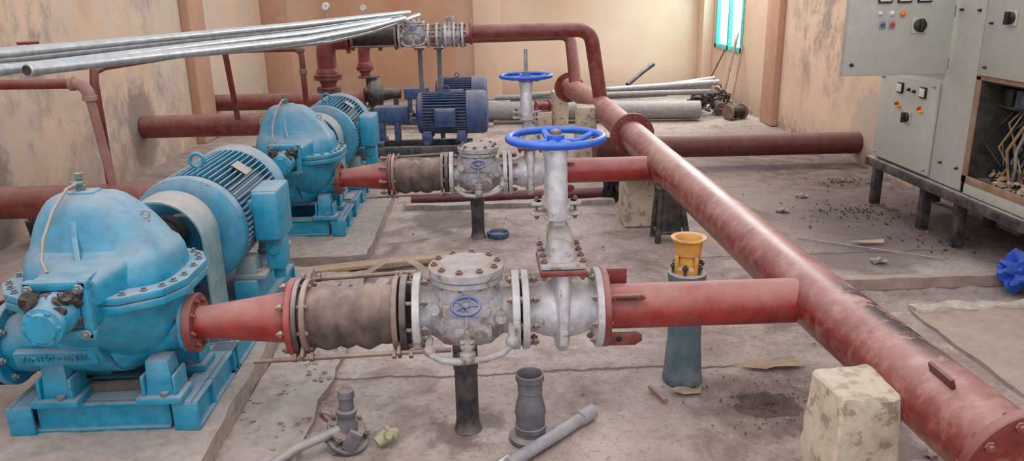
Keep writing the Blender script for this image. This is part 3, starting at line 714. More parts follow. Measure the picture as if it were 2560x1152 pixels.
for yy in (FY0 + .16, FY0 + .42, FY0 + .8, FY0 + 1.1):
    b = B(); b.bx(FX1 - .018, FX1 - .0, yy, yy + .012, FZ0, FZ1, .002); part(F1, 'web_stiffener', b, TEAL)
for xx in (FX0, FX1 - .09):
    b = B(); b.bx(xx, xx + .09, FY0 - .015, FY0 - .003, FZ0, FZ1 - .004, .002); part(F1, 'end_plate', b, TEAL)
b = B(); b.bx(MX - .27, MX + .27, 3.34, 3.94, FZ1 + .002, FZ1 + .02, .003)
for sx in (-1, 1): b.bx(MX + sx * .19 - .05, MX + sx * .19 + .05, 3.36, 3.92, FZ1 + .01, .364)
part(F1, 'motor_pedestal', b, TEAL)
D2 = (.115, DY2, DZ2)
for o, l in ((P1, 'teal split-case pump of the second set, casing dusty'), (CG, 'dusty teal arch guard on the second coupling'), (M1, 'teal finned motor of the second pump set'), (F1, 'teal steel base frame of the second pump set')):
    copy_thing(o, shift(o, *D2), l)

for y_, z_, xe, r_, l in ((PY, PZ - .235, PX - .40, .11, 'red suction pipe from the wall to the first pump'), (5.0, .355, PX + .115 - .40, .105, 'dusty red suction pipe from the wall behind the teal motor'),
                    (7.6, .42, -1.55, .108, 'red suction pipe entering the wall through grey cement patch'), (9.75, .36, -1.45, .10, 'red suction pipe from wall to the rear blue pump')):
    t = thing('suction_pipe', l, 'pipe', (-2.4, y_, z_ - r_))
    ye = y_ if y_ != 5.0 else PY + DY2
    b = B(); b.tube([(XL + .01, y_, z_), (-2.2, y_, z_), (xe - .02, ye, z_)], r_, 32); part(t, 'pipe_run', b, RED)
    b = B(); b.disc((xe - .028, ye, z_), AX, r_ + .045, .024); part(t, 'flange', b, RED)

sb = thing('priming_line', 'thin red priming pipe with elbows and drop legs', 'pipe', (-2.2, 7.15, .5))
b = B(); b.tube([(XL + .01, 7.15, 1.15), (-2.5, 7.15, 1.15), (-1.70, 7.15, 1.15)] + bend(V((-1.68, 7.15, 1.15)), V((-1.60, 7.15, 1.15)), V((-1.60, 7.15, 1.07))) + [V((-1.60, 7.15, .57))], .026, 16); part(sb, 'main_run', b, RED)
b = B(); b.cyl((-2.27, 7.15, 1.15), (-2.32, 7.45, .50), .026); part(sb, 'drop_leg', b, RED)
b = B(); b.tube([(-2.43, 7.15, 1.15), (-2.43, 5.2, 1.19), (-2.43, 5.06, 1.17), (-2.43, 5.04, 1.1), (-2.43, 5.03, .45)], .027, 16); part(sb, 'drop_leg', b, RED)
b = B(); b.ball((-1.605, 7.15, 1.14), .038); b.disc((-1.6, 7.15, .95), (0, 0, 1), .034, .05, 16); part(sb, 'elbow', b, RUST)
lp = thing('drain_line', 'dusty pinkish red small pipe turning down at an elbow', 'pipe', (-2.55, 4.85, .47))
b = B(); b.cyl((XL + .01, 4.85, 1.125), (-2.46, 4.85, 1.12), .030); part(lp, 'horizontal_run', b, RED)
b = B(); b.cyl((-2.385, 4.86, 1.03), (-2.375, 4.95, .44), .027); part(lp, 'vertical_run', b, PINKP)
b = B(); b.tube(bend(V((-2.47, 4.85, 1.12)), V((-2.385, 4.85, 1.12)), V((-2.385, 4.86, 1.03))), .036, 16); b.disc((-2.47, 4.85, 1.12), AX, .043, .03, 16); b.disc((-2.385, 4.86, 1.03), (0, 0, 1), .043, .03, 16); part(lp, 'elbow', b, PINKP)
b = B(); b.cyl((XL, 5.75, 1.16), (XL + .10, 5.75, 1.16), .02); b.ball((XL + .10, 5.75, 1.16), .028); b.cyl((XL + .10, 5.75, 1.16), (XL + .10, 5.75, 1.32), .011); b.cyl((XL + .06, 5.69, 1.32), (XL + .14, 5.81, 1.32), .011)
single('tap_valve', 'small rusty tap with tee handle on the stained wall', 'tap', b, RED, (XL + .1, 5.75, 1.2))

# ------------------------------------------------------------------ galvanised tube bundle
def gtube(lb, pts, r, grp, mat=GALV):
    pts = [V(p) for p in pts]
    t = thing('steel_tube', lb, 'metal tube', pts[0], grp)
    b = B(); b.tube(pts, r, 20); part(t, 'tube', b, mat)
    b = B(); d = (pts[0] - pts[1]).normalized(); b.lathe(pts[0] - d * .002, d, [(0, r * .82), (.006, r * .82)], 20)
    part(t, 'open_end', b, DARK)
    b = B(); b.lathe(pts[0] - d * .06, d, [(0, r), (.003, r * 1.14), (.055, r * 1.14), (.06, r)], 20, False, False); part(t, 'coupling_socket', b, mat)
G_ = 'galvanised tubes laid across the pipe work'
gtube('shiny galvanised steel tube with open socket end', [(-1.885, 3.36, 1.325), (-1.6, 4.4, 1.315), (-1.25, 5.7, 1.30), (-.98, 6.7, 1.325), (-.72, 7.62, 1.38)], .025, G_)
gtube('galvanised steel tube resting across the small red pipes', [(-2.02, 3.38, 1.325), (-1.62, 4.7, 1.335), (-1.25, 5.9, 1.34), (-.82, 7.3, 1.38)], .022, G_)
gtube('galvanised steel tube resting across the small red pipes', [(-2.35, 2.6, 1.378), (-1.9, 4.0, 1.388), (-1.3, 5.9, 1.398), (-.68, 7.75, 1.43)], .020, G_)
gtube('galvanised steel tube resting across the small red pipes', [(-2.42, 2.75, 1.345), (-1.93, 4.2, 1.352), (-1.3, 6.0, 1.365), (-.75, 7.6, 1.405)], .020, G_)
gtube('galvanised steel tube at the back of the bundle', [(-2.5, 2.9, 1.37), (-2.0, 4.3, 1.38), (-1.4, 6.0, 1.392), (-.85, 7.5, 1.42)], .020, G_)
gtube('galvanised steel tube at the back of the bundle', [(-2.75, 3.3, 1.355), (-2.1, 5.0, 1.36), (-1.4, 6.5, 1.375), (-.95, 7.6, 1.40)], .022, G_)
gtube('sagging thin galvanised tube in the bundle', [(-2.2, 3.1, 1.34), (-1.5, 5.4, 1.265), (-1.2, 6.4, 1.25), (-.95, 7.1, 1.29), (-.6, 7.9, 1.40)], .020, G_)

# ------------------------------------------------------------------ blue motor sets
YM, ZM = 7.7, .475
def blue_set():
    m = thing('electric_motor', 'navy blue finned electric motor with round fan cover', 'electric motor', (-.3, YM, .2))
    b = B(); b.cyl((-.62, YM, ZM), (-.12, YM, ZM), .165, seg=36)
    for i in range(40):
        a = 2 * PI * i / 40
        b.box((-.37, YM + .182 * math.cos(a), ZM + .182 * math.sin(a)), (.46, .008, .044), Matrix.Rotation(a - PI / 2, 3, 'X'), .0015, seg=1)
    part(m, 'finned_body', b, BLUEM)
    b = B(); b.lathe((-.66, YM, ZM), AX, [(0, .07), (.01, .15), (.03, .195), (.06, .20), (.08, .19)], 36); part(m, 'end_shield', b, BLUEM)
    b = B(); b.lathe((-.17, YM, ZM), AX, [(0, .20), (.005, .212), (.17, .212), (.20, .20), (.215, .16), (.22, .0)], 40); part(m, 'fan_cover', b, BLUEM)
    b = B(); b.box((-.37, YM - .225, ZM - .02), (.20, .10, .17), bev=.01); b.box((-.37, YM - .23, ZM + .0), (.17, .115, .11), bev=.01); part(m, 'terminal_box', b, BLUEM)
    b = B(); b.torus((-.36, YM, ZM + .235), (0, 1, 0), .026, .007, 20, 8); b.cyl((-.36, YM, ZM + .19), (-.36, YM, ZM + .215), .015); part(m, 'eyebolt', b, BLUEM)
    for xx in (-.55, -.22):
        for sy in (-1, 1):
            b = B(); b.box((xx, YM + sy * .15, .27), (.10, .10, .10), bev=.005, taper=.8); part(m, 'foot', b, BLUEM)
    f = thing('base_frame', 'dark blue steel base frame under the blue motor', 'base frame', (-.6, YM, .08))
    for sy in (-1, 1):
        b = B(); b.bx(-1.62, -.12, YM + sy * .19 - .03, YM + sy * .19 + .03, .08, .18); part(f, 'rail', b, DARKNAVY)
    for xx in (-1.55, -1.0, -.55, -.2):
        b = B(); b.bx(xx - .03, xx + .03, YM - .2, YM + .2, .17, .222); part(f, 'cross_member', b, DARKNAVY)
    g = thing('coupling_guard', 'blue sheet-metal coupling guard on a stand', 'guard', (-.9, YM, .2))
    b = B(); b.box((-.90, YM, ZM + .0), (.33, .18, .15), bev=.012); part(g, 'hood', b, BLUEM)
    for xx in (-1.0, -.85):
        b = B(); b.bx(xx - .025, xx + .025, YM - .08, YM + .08, .20, .41); part(g, 'stand', b, BLUEM)
    p = thing('end_suction_pump', 'dark dusty centrifugal pump with vertical outlet', 'pump', (-1.4, YM, .2))
    b = B(); b.lathe((-1.58, YM, ZM), AX, [(0, .10), (.03, .11), (.06, .17), (.10, .20), (.18, .20), (.22, .17), (.25, .09), (.38, .07), (.48, .065)], 36)
    b.cyl((-1.49, YM, ZM), (-1.49, YM, ZM + .235), .07, .075); part(p, 'volute', b, BLACK)
    b = B(); b.disc((-1.49, YM, ZM + .235), (0, 0, 1), .115, .025); part(p, 'flange', b, BLACK)
    b = B(); b.bx(-1.56, -1.42, YM - .13, YM + .13, .22, .34); part(p, 'foot', b, BLACK)
    b = B(); b.bx(-1.2, -1.14, YM - .06, YM + .06, .22, .42); part(p, 'foot', b, BLACK)
    return m, f, g, p
ms = blue_set()
for o, l in zip(ms, ('rear navy blue electric motor partly hidden', 'steel base frame of the rear blue motor', 'rear blue coupling guard', 'rear dark centrifugal pump')):
    L_ = V(o.location); L_ = V((L_.x * .95 + .02, L_.y + 2.25, .03 + (L_.z - .08) * .95))
    copy_thing(o, L_, l, .92)
def discharge(X, Y, z0, zt, lb, s=1.0):
    t = thing('riser_spool', lb, 'pipe', (X, Y, z0))
    b = B(); b.tube([(X, Y, z0 + .16), (X, Y, zt - .13)] + bend(V((X, Y, zt - .12)), V((X, Y, zt)), V((X + .13, Y, zt))) + [V((X + .22, Y, zt))], .092 * s, 28); part(t, 'elbow_pipe', b, RED)
    b = B(); b.lathe((X, Y, z0), (0, 0, 1), [(0, .07 * s), (.05, .072 * s), (.12, .11 * s), (.17, .11 * s), (.22, .08 * s)], 28); part(t, 'tapered_piece', b, RED)
    for zz, r in ((z0 + .012, .115), (z0 + .105, .135), (z0 + .135, .135)):
        b = B(); b.disc((X, Y, zz), (0, 0, 1), r * s, .024); part(t, 'flange', b, RED)
    b = B(); b.disc((X + .22, Y, zt), AX, .13 * s, .024); part(t, 'flange', b, RED)
discharge(-1.49, 7.7, .725, 1.19, 'thick red vertical outlet pipe with flanges', 1.0)
discharge(-1.46, 9.95, .60, 1.04, 'red vertical outlet pipe of the rear pump', .80)
def gauge(X, Y, z0, z1):
    t = thing('pressure_gauge', 'round silver pressure gauge on a thin stem', 'pressure gauge', (X, Y, z0))
    b = B(); b.cyl((X, Y, z0), (X, Y, z1 - .03), .008, seg=10); part(t, 'stem', b, GALVB)
    b = B(); b.lathe((X, Y - .02, z1), (0, 1, 0), [(0, .030), (.004, .042), (.035, .042), (.04, .038)], 28); part(t, 'case', b, GALV)
    b = B(); b.disc((X, Y - .021, z1), (0, 1, 0), .031, .003); part(t, 'dial', b, WHITE)
    b = B(); b.box((X + .006, Y - .024, z1 + .008), (.003, .002, .025), Matrix.Rotation(.6, 3, 'Y'), 0); part(t, 'needle', b, BLK)
gauge(-1.455, 7.7, 1.27, 1.495); gauge(-1.43, 9.95, 1.10, 1.44)
yy, zz, X0, s = 7.7, 1.21, -1.24, 1.0
E = thing('expansion_joint', 'black rubber expansion joint on the raised pipe line', 'expansion joint', (X0 + .25, yy, zz - .11))
pr = [(0, .085)] + [(.02 + i * .016, .082 + .012 * abs(math.sin(i / 24 * PI * 3))) for i in range(25)] + [(.44, .085)]
b = B(); b.lathe((X0, yy, zz), AX, [(t, r * s) for t, r in pr], 28); part(E, 'bellows', b, BLACKRUB)
for xx in (X0 + .015, X0 + .425):
    b = B(); b.disc((xx, yy, zz), AX, .125 * s, .024); part(E, 'flange', b, RUST)
for a in (.6, 2.2, -.8, -2.4):
    b = B(); b.cyl((X0, yy + math.cos(a) * .125 * s, zz + math.sin(a) * .125 * s), (X0 + .44, yy + math.cos(a) * .125 * s, zz + math.sin(a) * .125 * s), .008, seg=8); part(E, 'tie_rod', b, RUST)
copy_thing(C1, (X0 + .60, yy, zz - .145 * .78), 'silver check valve on the raised red line', .78)
t = thing('butterfly_valve', 'silver wafer valve with small gearbox', 'valve', (X0 + .94, yy, zz - .12))
b = B(); b.lathe((X0 + .80, yy, zz), AX, [(0, .08), (.06, .08), (.08, .105), (.16, .105), (.18, .08), (.24, .08)], 28); part(t, 'body', b, SILV)
for xx in (X0 + .82, X0 + .90, X0 + .98, X0 + 1.06):
    b = B(); b.disc((xx, yy, zz), AX, .12, .022); f = part(t, 'flange', b, SILVC)
    bolts(f, (xx, yy, zz), AX, .1, 8, .05, .011)
b = B(); b.cyl((X0 + .94, yy, zz + .1), (X0 + .94, yy, zz + .15), .03); b.box((X0 + .94, yy, zz + .16), (.08, .08, .04)); part(t, 'gearbox', b, SILV)
for xx, yy in ((-.61, 7.7), (-.42, 7.7)):
    b = B(); b.cyl((xx, yy + .24, 0.0), (xx, yy + .24, 1.07), .026, seg=16); b.box((xx, yy + .2, 1.08), (.10, .16, .02)); b.bx(xx - .05, xx + .05, yy + .19, yy + .29, 0, .012)
    single('support_pole', 'grey steel post carrying the raised valves', 'pipe support', b, GREYSTEEL, (xx, yy + .24, 0))

t = thing('wall_pipe', 'dusty dark maroon pipe running low into the wall', 'pipe', (2.2, 7.1, .08))
b = B(); b.cyl((1.02, 7.12, .19), (XR - .005, 7.1, .185), .102, seg=36); part(t, 'pipe_run', b, MAROON)
b = B(); b.disc((1.03, 7.12, .19), AX, .15, .025); part(t, 'flange', b, MAROON)

# ------------------------------------------------------------------ loose fittings on the floor
o = V((.815, 2.98, 0)); t = thing('valve_post', 'grey-teal and yellow cast fitting standing upright, flared mouth', 'pipe fitting', o)
b = B(); b.lathe(o, (0, 0, 1), [(0, .082), (.02, .084), (.035, .080), (.10, .076), (.18, .070), (.34, .068), (.36, .072)], 36); part(t, 'lower_body', b, CASTG)
b = B(); b.lathe(o + V((0, 0, .36)), (0, 0, 1), [(0, .07), (.01, .074), (.09, .074), (.11, .078), (.125, .078), (.13, .07)], 32); part(t, 'collar', b, DARKTEAL)
bolts(t, o + V((0, 0, .50)), (0, 0, 1), .060, 6, .05, .013, mat=BLACK)
b = B(); b.lathe(o + V((0, 0, .49)), (0, 0, 1), [(0, .058), (.02, .060), (.03, .046), (.07, .044), (.075, .052), (.105, .054), (.13, .058), (.140, .072), (.148, .072), (.145, .056), (.12, .045), (.05, .042)], 36)
for i in range(4): b.box(o + V((.055 * math.cos(i * PI / 2 + .4), .055 * math.sin(i * PI / 2 + .4), .53)), (.016, .016, .07))
part(t, 'flared_mouth', b, YEL)
b = B(); b.disc(o + V((0, 0, .60)), (0, 0, 1), .046, .004); part(t, 'inner_bore', b, RED)
o = V((.14, 2.56, 0)); t = thing('plastic_reducer', 'dusty dark grey plastic pipe reducer standing upright', 'pipe fitting', o)
b = B(); b.lathe(o, (0, 0, 1), [(0, .077), (.003, .08), (.018, .08), (.022, .074), (.026, .058)], 36); part(t, 'base_flange', b, GREYP)
q_ = .88
b = B(); b.lathe(o, (0, 0, 1), [(a_ * q_, r_ * .93) for a_, r_ in [(.02, .060), (.05, .058), (.052, .063), (.07, .063), (.072, .058), (.11, .058), (.13, .062), (.15, .060), (.20, .049), (.225, .046), (.23, .050), (.235, .048), (.275, .050), (.28, .056), (.305, .056), (.308, .050), (.30, .044), (.24, .040)]], 36); part(t, 'body', b, GREYP)
b = B(); b.disc(o + V((0, 0, .22)), (0, 0, 1), .038, .004); part(t, 'inner_bore', b, DARK)
t = thing('plastic_pipe', 'short light grey plastic pipe lying on the floor', 'pipe', (.25, 2.5, 0))
b = B(); b.tube([(.05, 2.36, .026), (.22, 2.525, .026), (.375, 2.68, .026)], .024, 24); part(t, 'pipe_body', b, GREYL)
b = B(); b.tube([(.335, 2.64, .026), (.39, 2.695, .026)], .029, 24); part(t, 'socket_end', b, GREYL)
b = B(); b.prism([(.02, 2.33, .004), (.09, 2.39, .004), (.05, 2.44, .004), (.0, 2.39, .004)], (0, 0, .008)); single('paper_scrap', 'white paper scrap beside the grey plastic pipe', 'paper', b, WHITE, (.05, 2.38, .004))
o = V((-.54, 2.56, 0)); t = thing('rusty_fitting', 'old grey flanged fitting with bolts and stub pipe', 'pipe fitting', o)
b = B(); b.disc(o + V((.0, 0, .035)), (.35, -.3, 1), .080, .018); f = part(t, 'flange', b, GREYP)
bolts(f, o + V((0, 0, .04)), (.35, -.3, 1), .066, 6, .08, .013, mat=GREYP)
b = B(); b.disc(o + V((0, 0, .075)), (.35, -.3, 1), .070, .018); f = part(t, 'flange', b, RUST)
b = B(); b.lathe(o + V((.0, 0, .03)), (.05, 0, 1), [(0, .045), (.06, .040), (.07, .034), (.10, .032), (.105, .038), (.12, .038), (.125, .028), (.17, .026), (.175, .032), (.20, .028)], 20); part(t, 'stub', b, GREYP)
b = B(); b.tube([o + V((-.02, -.02, .08)), o + V((-.16, -.10, .06)), o + V((-.32, -.26, .02))], .018, 14); part(t, 'side_pipe', b, GALVB)
b = B(); b.torus(o + V((-.07, .02, .11)), (.5, 1, .5), .028, .007, 20, 8); part(t, 'ring', b, RUST)
b = B(); b.box(o + V((.03, -.07, .06)), (.05, .02, .08), Matrix.Rotation(.5, 3, 'Y')); part(t, 'lever', b, GREYP)
b = B(); b.tube([(-.43, 2.54, .02), (-.40, 2.56, .035), (-.36, 2.59, .03)], [.020, .028, .018], 14); b.torus((-.38, 2.57, .04), (.7, .5, .5), .028, .008, 18, 8); b.tube([(-.40, 2.56, .04), (-.38, 2.52, .06)], .014, 10); single('plastic_fitting', 'pale yellowish plastic pipe fitting on the floor', 'pipe fitting', b, GREENY, (-.39, 2.56, 0))
b = B(); b.lathe((.075, 5.10, 0), (0, 0, 1), [(0, .070), (.004, .074), (.03, .076), (.034, .072), (.03, .064), (.012, .058)], 32); single('plastic_saucer', 'round navy plastic dish lying on the floor', 'dish', b, BLUEM, (.075, 5.1, 0))
b = B(); b.box((-.60, 4.50, .045), (1.0, .10, .022), Matrix.Rotation(.25, 3, 'Z')); single('wooden_plank', 'pale dusty wooden plank lying between the pumps', 'plank', b, WOOD, (-.60, 4.50, 0))
b = B(); b.tube([(-.72, 4.28, .05), (-.60, 4.36, .10), (-.46, 4.34, .11), (-.34, 4.22, .07), (-.24, 4.05, .02), (-.16, 3.92, .01)], .03, 10, flat=.12); single('rubber_strap', 'brown bent rubber strap on the floor', 'strap', b, STRAP, (-.5, 4.2, 0))
b = B(); b.box((-.62, 3.86, .06), (.07, .42, .06), Matrix.Rotation(-.25, 3, 'Z') @ Matrix.Rotation(.08, 3, 'X'), .008); single('timber_offcut', 'grey dusty timber offcut leaning on the plinth', 'timber', b, GALVB, (-.62, 3.86, 0))
b = B(); b.lathe((-3.05, 5.3, 0), (0, 0, 1), [(0, .10), (.16, .12), (.17, .12), (.165, .105), (.03, .09)], 24); single('black_bucket', 'black plastic bucket standing at the wall', 'bucket', b, BLACK, (-3.05, 5.3, 0))
def scrap(x, y, pts, lb, mat=CARD, s=1.0):
    b = B()
    rings = [[V((x + a * s * q, y + d * s * q, .006 + .014 * mnoise.noise(V((a * 14 * q, d * 20 * q, x))) + .006)) for a, d in pts] for q in (1.0, .7, .4, .05)]
    b.loft(rings, False, True); single('cardboard_scrap', lb, 'scrap', b, mat, (x, y, .005))
scrap(1.24, 3.06, [(-.16, .0), (-.13, .03), (-.10, .05), (-.04, .04), (.02, .045), (.08, .055), (.12, .05), (.17, .01), (.13, -.02), (.08, -.03), (.0, -.028), (-.05, -.04), (-.12, -.02)], 'torn brown cardboard scrap under the header', s=.9)
scrap(.80, 2.86, [(-.09, .02), (-.04, .04), (.0, .04), (.05, .03), (.10, .02), (.08, -.03), (.02, -.03), (-.02, -.04), (-.08, -.02)], 'crumpled cardboard beside the upright fitting', s=.7)
scrap(2.45, 4.7, [(-.12, .0), (-.05, .03), (.12, .02), (.10, -.02), (-.04, -.03)], 'flat strip of cardboard on the floor')
b = B(); b.tube([(.66, 2.90, .012), (.70, 2.78, .012)], .010, 8); single('wooden_stick', 'short brown stick on the floor', 'stick', b, STRAP, (.69, 2.82, 0))
b = B(); b.tube([(2.05, 4.85, .006), (2.75, 4.35, .006)], .004, 8); single('thin_rod', 'long thin grey rod on the floor', 'rod', b, GALVB, (2.4, 4.6, 0))
b = B(); b.ico((2.99, 3.98, .05), .11, (1.2, .9, .8), 4, .35, 2.6, 3); single('blue_cloth', 'crumpled bright blue cloth on the floor', 'cloth', b, BAGB, (2.99, 3.98, 0))
b = B(); b.ico((1.0, 6.0, .13), .09, (.7, .7, 1.7), 4, .3, 2.6, 5); single('black_bag', 'crumpled black plastic bag below the header flange', 'plastic bag', b, BAGK, (1.0, 6.0, 0))
def pile(x, y, r, h, lb, mat=DIRT, n=120, sd=0, smax=.011):
    b = B(); rings = []
    for k_ in range(9):
        t_ = k_ / 8; rr = r * (1 - t_) + .002
        rings.append([V((x + rr * math.cos(a) * (1 + .5 * mnoise.noise(V((math.cos(a) * 1.5, math.sin(a) * 1.5, sd)))), y + rr * .7 * math.sin(a), -.012 + h * math.sin(t_ * PI / 2) ** 1.3 * (1 + .5 * mnoise.noise(V((rr * 20, a * 3, sd)))))) for a in [2 * PI * i / 40 for i in range(40)]])
    b.loft(rings)
    for i in range(n):
        a = random.uniform(0, 2 * PI); q = min(r * 1.6, r * abs(random.gauss(0, .75)))
        s_ = random.uniform(.003, smax) * random.uniform(.5, 1); b.ico((x + q * math.cos(a), y + q * .7 * math.sin(a), max(.0, h * (1 - q / r)) * .8 + s_ * .3), s_, (1, 1, .7), 1, .4, 2, i)
    o_ = single('soil_heap', lb, 'soil', b, mat, (x, y, 0)); o_['kind'] = 'stuff'
pile(1.12, 2.75, .22, .010, 'dark crumbly soil spread on the floor', DIRT, 320, 1, .006)
pile(1.38, 2.66, .14, .008, 'dark soil patch beneath the header', DIRT, 100, 2, .006)
pile(2.75, 5.4, .42, .025, 'earth and rubble below the cabinets', DIRT, 220, 3, .013)
pile(3.0, 6.3, .28, .02, 'earth and rubble by the wall foot', DIRT, 120, 4, .013)
pile(3.0, 4.7, .26, .025, 'earth under the cabinet frame', DIRT, 120, 5, .013)
b = B()
for i in range(1000):
    x, y = random.uniform(-.7, 3.3), random.uniform(2.0, 10)
    if random.random() > .2 + .8 * max(0, (x - .5) / 2.8): continue
    s_ = random.uniform(.002, .009) * random.uniform(.5, 1.2); b.ico((x, y, s_ * .2), s_, (1.2, 1, .6), 1, .4, 2, i)
for i in range(300):
    x, y = random.uniform(-1.0, -.65), random.uniform(1.7, 4.4)
    s_ = random.uniform(.003, .012); b.ico((x, y, s_ * .2 + .03), s_, (1.2, 1, .6), 1, .4, 2, i)
o_ = single('loose_grit', 'scattered grit and stone crumbs over the floor', 'grit', b, GRIT, (1, 5, 0)); o_['kind'] = 'stuff'
for (x, y, sx) in ((1.9, 5.9, .03), (2.2, 5.5, .03), (1.55, 2.35, .02), (2.35, 4.35, .03), (2.5, 5.9, .03)):
    b = B(); b.ico((x, y, sx * .35), sx, (1.3, 1, .6), 2, .5, 2, x); single('stone_lump', 'small dusty brown stone on the floor', 'stone', b, GRIT, (x, y, 0), 'loose stones on the floor')

# ------------------------------------------------------------------ back of the room
GB = 'steel pipes stacked on the floor by the back wall'
def bpipe(p, q, r, mat, lb):
    p, q = V(p), V(q); b = B(); b.cyl(p, q, r, seg=20); d = (q - p).normalized()
    b.mi = 1; b.lathe(q - d * .001, d, [(0, r * .8), (.003, r * .8)], 16)
    single('steel_pipe', lb, 'steel pipe', b, [mat, DARK], (p + q) / 2, GB)
bpipe((-.1, 9.9, .16), (2.72, 9.75, .13), .115, GALVB, 'wide grey steel pipe lying on the floor')
bpipe((.2, 10.2, .07), (2.75, 10.25, .07), .065, GALVB, 'grey steel pipe lying on the floor')
for i, (x0_, y0_, z0_, x1_, y1_, z1_) in enumerate(((.15, 10.05, .30, 2.9, 9.95, .33), (.35, 10.15, .27, 2.95, 10.1, .39), (.6, 10.0, .33, 3.0, 10.2, .42), (1.2, 10.25, .24, 3.05, 10.3, .45), (.9, 10.35, .20, 2.85, 10.45, .37), (1.4, 10.1, .36, 3.02, 10.0, .44), (.1, 10.4, .05, 2.6, 10.5, .10), (.0, 10.3, .20, 2.4, 10.2, .28))):
    bpipe((x0_, y0_, z0_), (x1_, y1_, z1_), .034, GALV if i % 2 else GALVB, 'thin galvanised pipe in the stack')
b = B(); b.tube([(1.9, 10.3, .40), (2.15, 10.5, .55), (2.3, 10.6, .63)], .03, 12); single('dark_pole', 'dark steel bar propped on the pipe stack', 'steel bar', b, BLACK, (2.1, 10.4, .4))
def rfit(x, y, z, s, ax, lb, m0=None, m1=None):
    t = thing('rusty_coupling', lb, 'pipe fitting', (x, y, z - s * .5))
    b = B(); b.lathe(V((x, y, z)) - V(ax).normalized() * s * .6, ax, [(0, s * .3), (.2 * s, s * .34), (.6 * s, s * .42), (s, s * .34), (1.2 * s, s * .3)], 20); part(t, 'body', b, m0 or DARK)
    for q in (-.6, .6):
        b = B(); b.disc(V((x, y, z)) + V(ax).normalized() * s * q, ax, s * .5, s * .12, 20); f = part(t, 'flange', b, m1 or RUST)
rfit(3.18, 9.75, .09, .2, (1, .5, 0), 'rusty flanged coupling on the floor by the wall')
rfit(2.85, 10.35, .14, .22, (.4, 1, .1), 'dark rusty flanged fitting at the pipe ends')
rfit(3.15, 10.75, .15, .22, (1, .2, .3), 'dark rusty flanged fitting against the wall')
rfit(3.1, 10.2, .10, .18, (0, 1, .2), 'rusty fitting beside the steel pipes')
rfit(.72, 9.45, .27, .14, (1, .3, 0), 'red painted flange piece near the header', RED, REDB)
b = B(); b.bx(.62, .82, 9.35, 9.55, 0, .20); single('concrete_block', 'small concrete block holding a flange', 'concrete block', b, CONC, (.72, 9.45, 0))
b = B()
for i in range(46):
    p = V((random.uniform(2.8, 3.3), random.uniform(9.9, 10.9), random.uniform(.03, .32))); d = V((random.uniform(-1, 1), random.uniform(-1, 1), random.uniform(-.3, .3))) * .09
    if i % 3: b.tube([p, p + d], random.uniform(.008, .02), 8)
    else: b.torus(p, d, .04, .012, 14, 6)
o_ = single('scrap_iron', 'tangled dark scrap iron at the pipe ends', 'scrap iron', b, DARK, (3.05, 10.4, 0)); o_['kind'] = 'stuff'
for i, (ya, yb, zt) in enumerate(((10.1, 10.75, 1.0), (10.25, 10.85, .92), (10.0, 10.55, .84), (11.6, 11.3, .75))):
    b = B(); b.tube([(XR - .42 + i * .05, ya, .0), (XR - .02, yb, zt)], .012, 8); single('broom_stick', 'thin dark stick leaning against the wall', 'stick', b, RUST, (XR - .3, ya, 0), 'sticks leaning on the wall')

# ------------------------------------------------------------------ electrical cabinets (drawn at 1:1.115, set on their stand)
CXF = 2.60; CS = 1.115
K = thing('electrical_cabinet', 'grey steel switch cabinet with an open upper door', 'electrical cabinet', (2.85, 4.6, .5))
b = B()
b.bx(CXF + .012, 3.12, 4.36, 5.05, .50, 1.06); b.bx(CXF + .30, 3.10, 4.36, 5.04, 1.06, 1.99); b.bx(CXF + .004, 3.118, 4.075, 4.36, .502, 2.0); b.bx(CXF + .02, 3.11, 5.02, 5.048, 1.05, 1.98); b.bx(CXF + .02, 3.11, 4.34, 5.04, 1.9, 1.995)
part(K, 'body', b, CAB)
def rotary(parent, ctr, nx_, s=1.0):
    n_ = V(nx_); b = B(); x, y, z = basis(n_)
    R_ = Matrix((x, y, z)).transposed()
    b.box(V(ctr) + n_ * .004, (.075 * s, .075 * s, .008), R_, .003); p_ = part(parent, 'switch_plate', b, CAB)
    b = B(); b.lathe(V(ctr) + n_ * .008, n_, [(0, .03 * s), (.012, .03 * s), (.016, .024 * s)], 24); b.box(V(ctr) + n_ * .03, (.016 * s, .062 * s, .026), R_, .004); part(p_, 'rotary_knob', b, BLK)
def lamp(parent, ctr, nx_, mat, r=.013, nm='indicator_lamp'):
    b = B(); b.lathe(V(ctr), nx_, [(0, r * 1.2), (.006, r * 1.2), (.007, r), (.016, r * .9), (.02, r * .4)], 16); part(parent, nm, b, mat)
def meter(parent, ctr, nx_, s=.06):
    n_ = V(nx_); x, y, z = basis(n_); R_ = Matrix((x, y, z)).transposed()
    b = B(); b.box(V(ctr) + n_ * .006, (s, s, .014), R_, .003); p_ = part(parent, 'meter', b, BLK)
    b = B(); b.box(V(ctr) + n_ * .014, (s * .82, s * .75, .003), R_, .001); part(p_, 'meter_face', b, WHITE)
b = B(); b.bx(CXF - .012, CXF + .008, 4.385, 5.04, .515, 1.055, .005); dl = part(K, 'door', b, CAB)
nX = (-1, 0, 0)
meter(dl, (CXF - .012, 4.78, .985), nX, .065); meter(dl, (CXF - .012, 4.52, .985), nX, .065)
lamp(dl, (CXF - .012, 4.80, .885), nX, REDL, .011); lamp(dl, (CXF - .012, 4.77, .87), nX, YELL, .011); lamp(dl, (CXF - .012, 4.54, .89), nX, REDL, .011); lamp(dl, (CXF - .012, 4.515, .875), nX, YELL, .011)
lamp(dl, (CXF - .012, 4.68, .985), nX, BLK, .009, 'push_button'); lamp(dl, (CXF - .012, 4.62, .98), nX, BLK, .009, 'push_button')
rotary(dl, (CXF - .012, 4.66, .82), nX, 1.0)
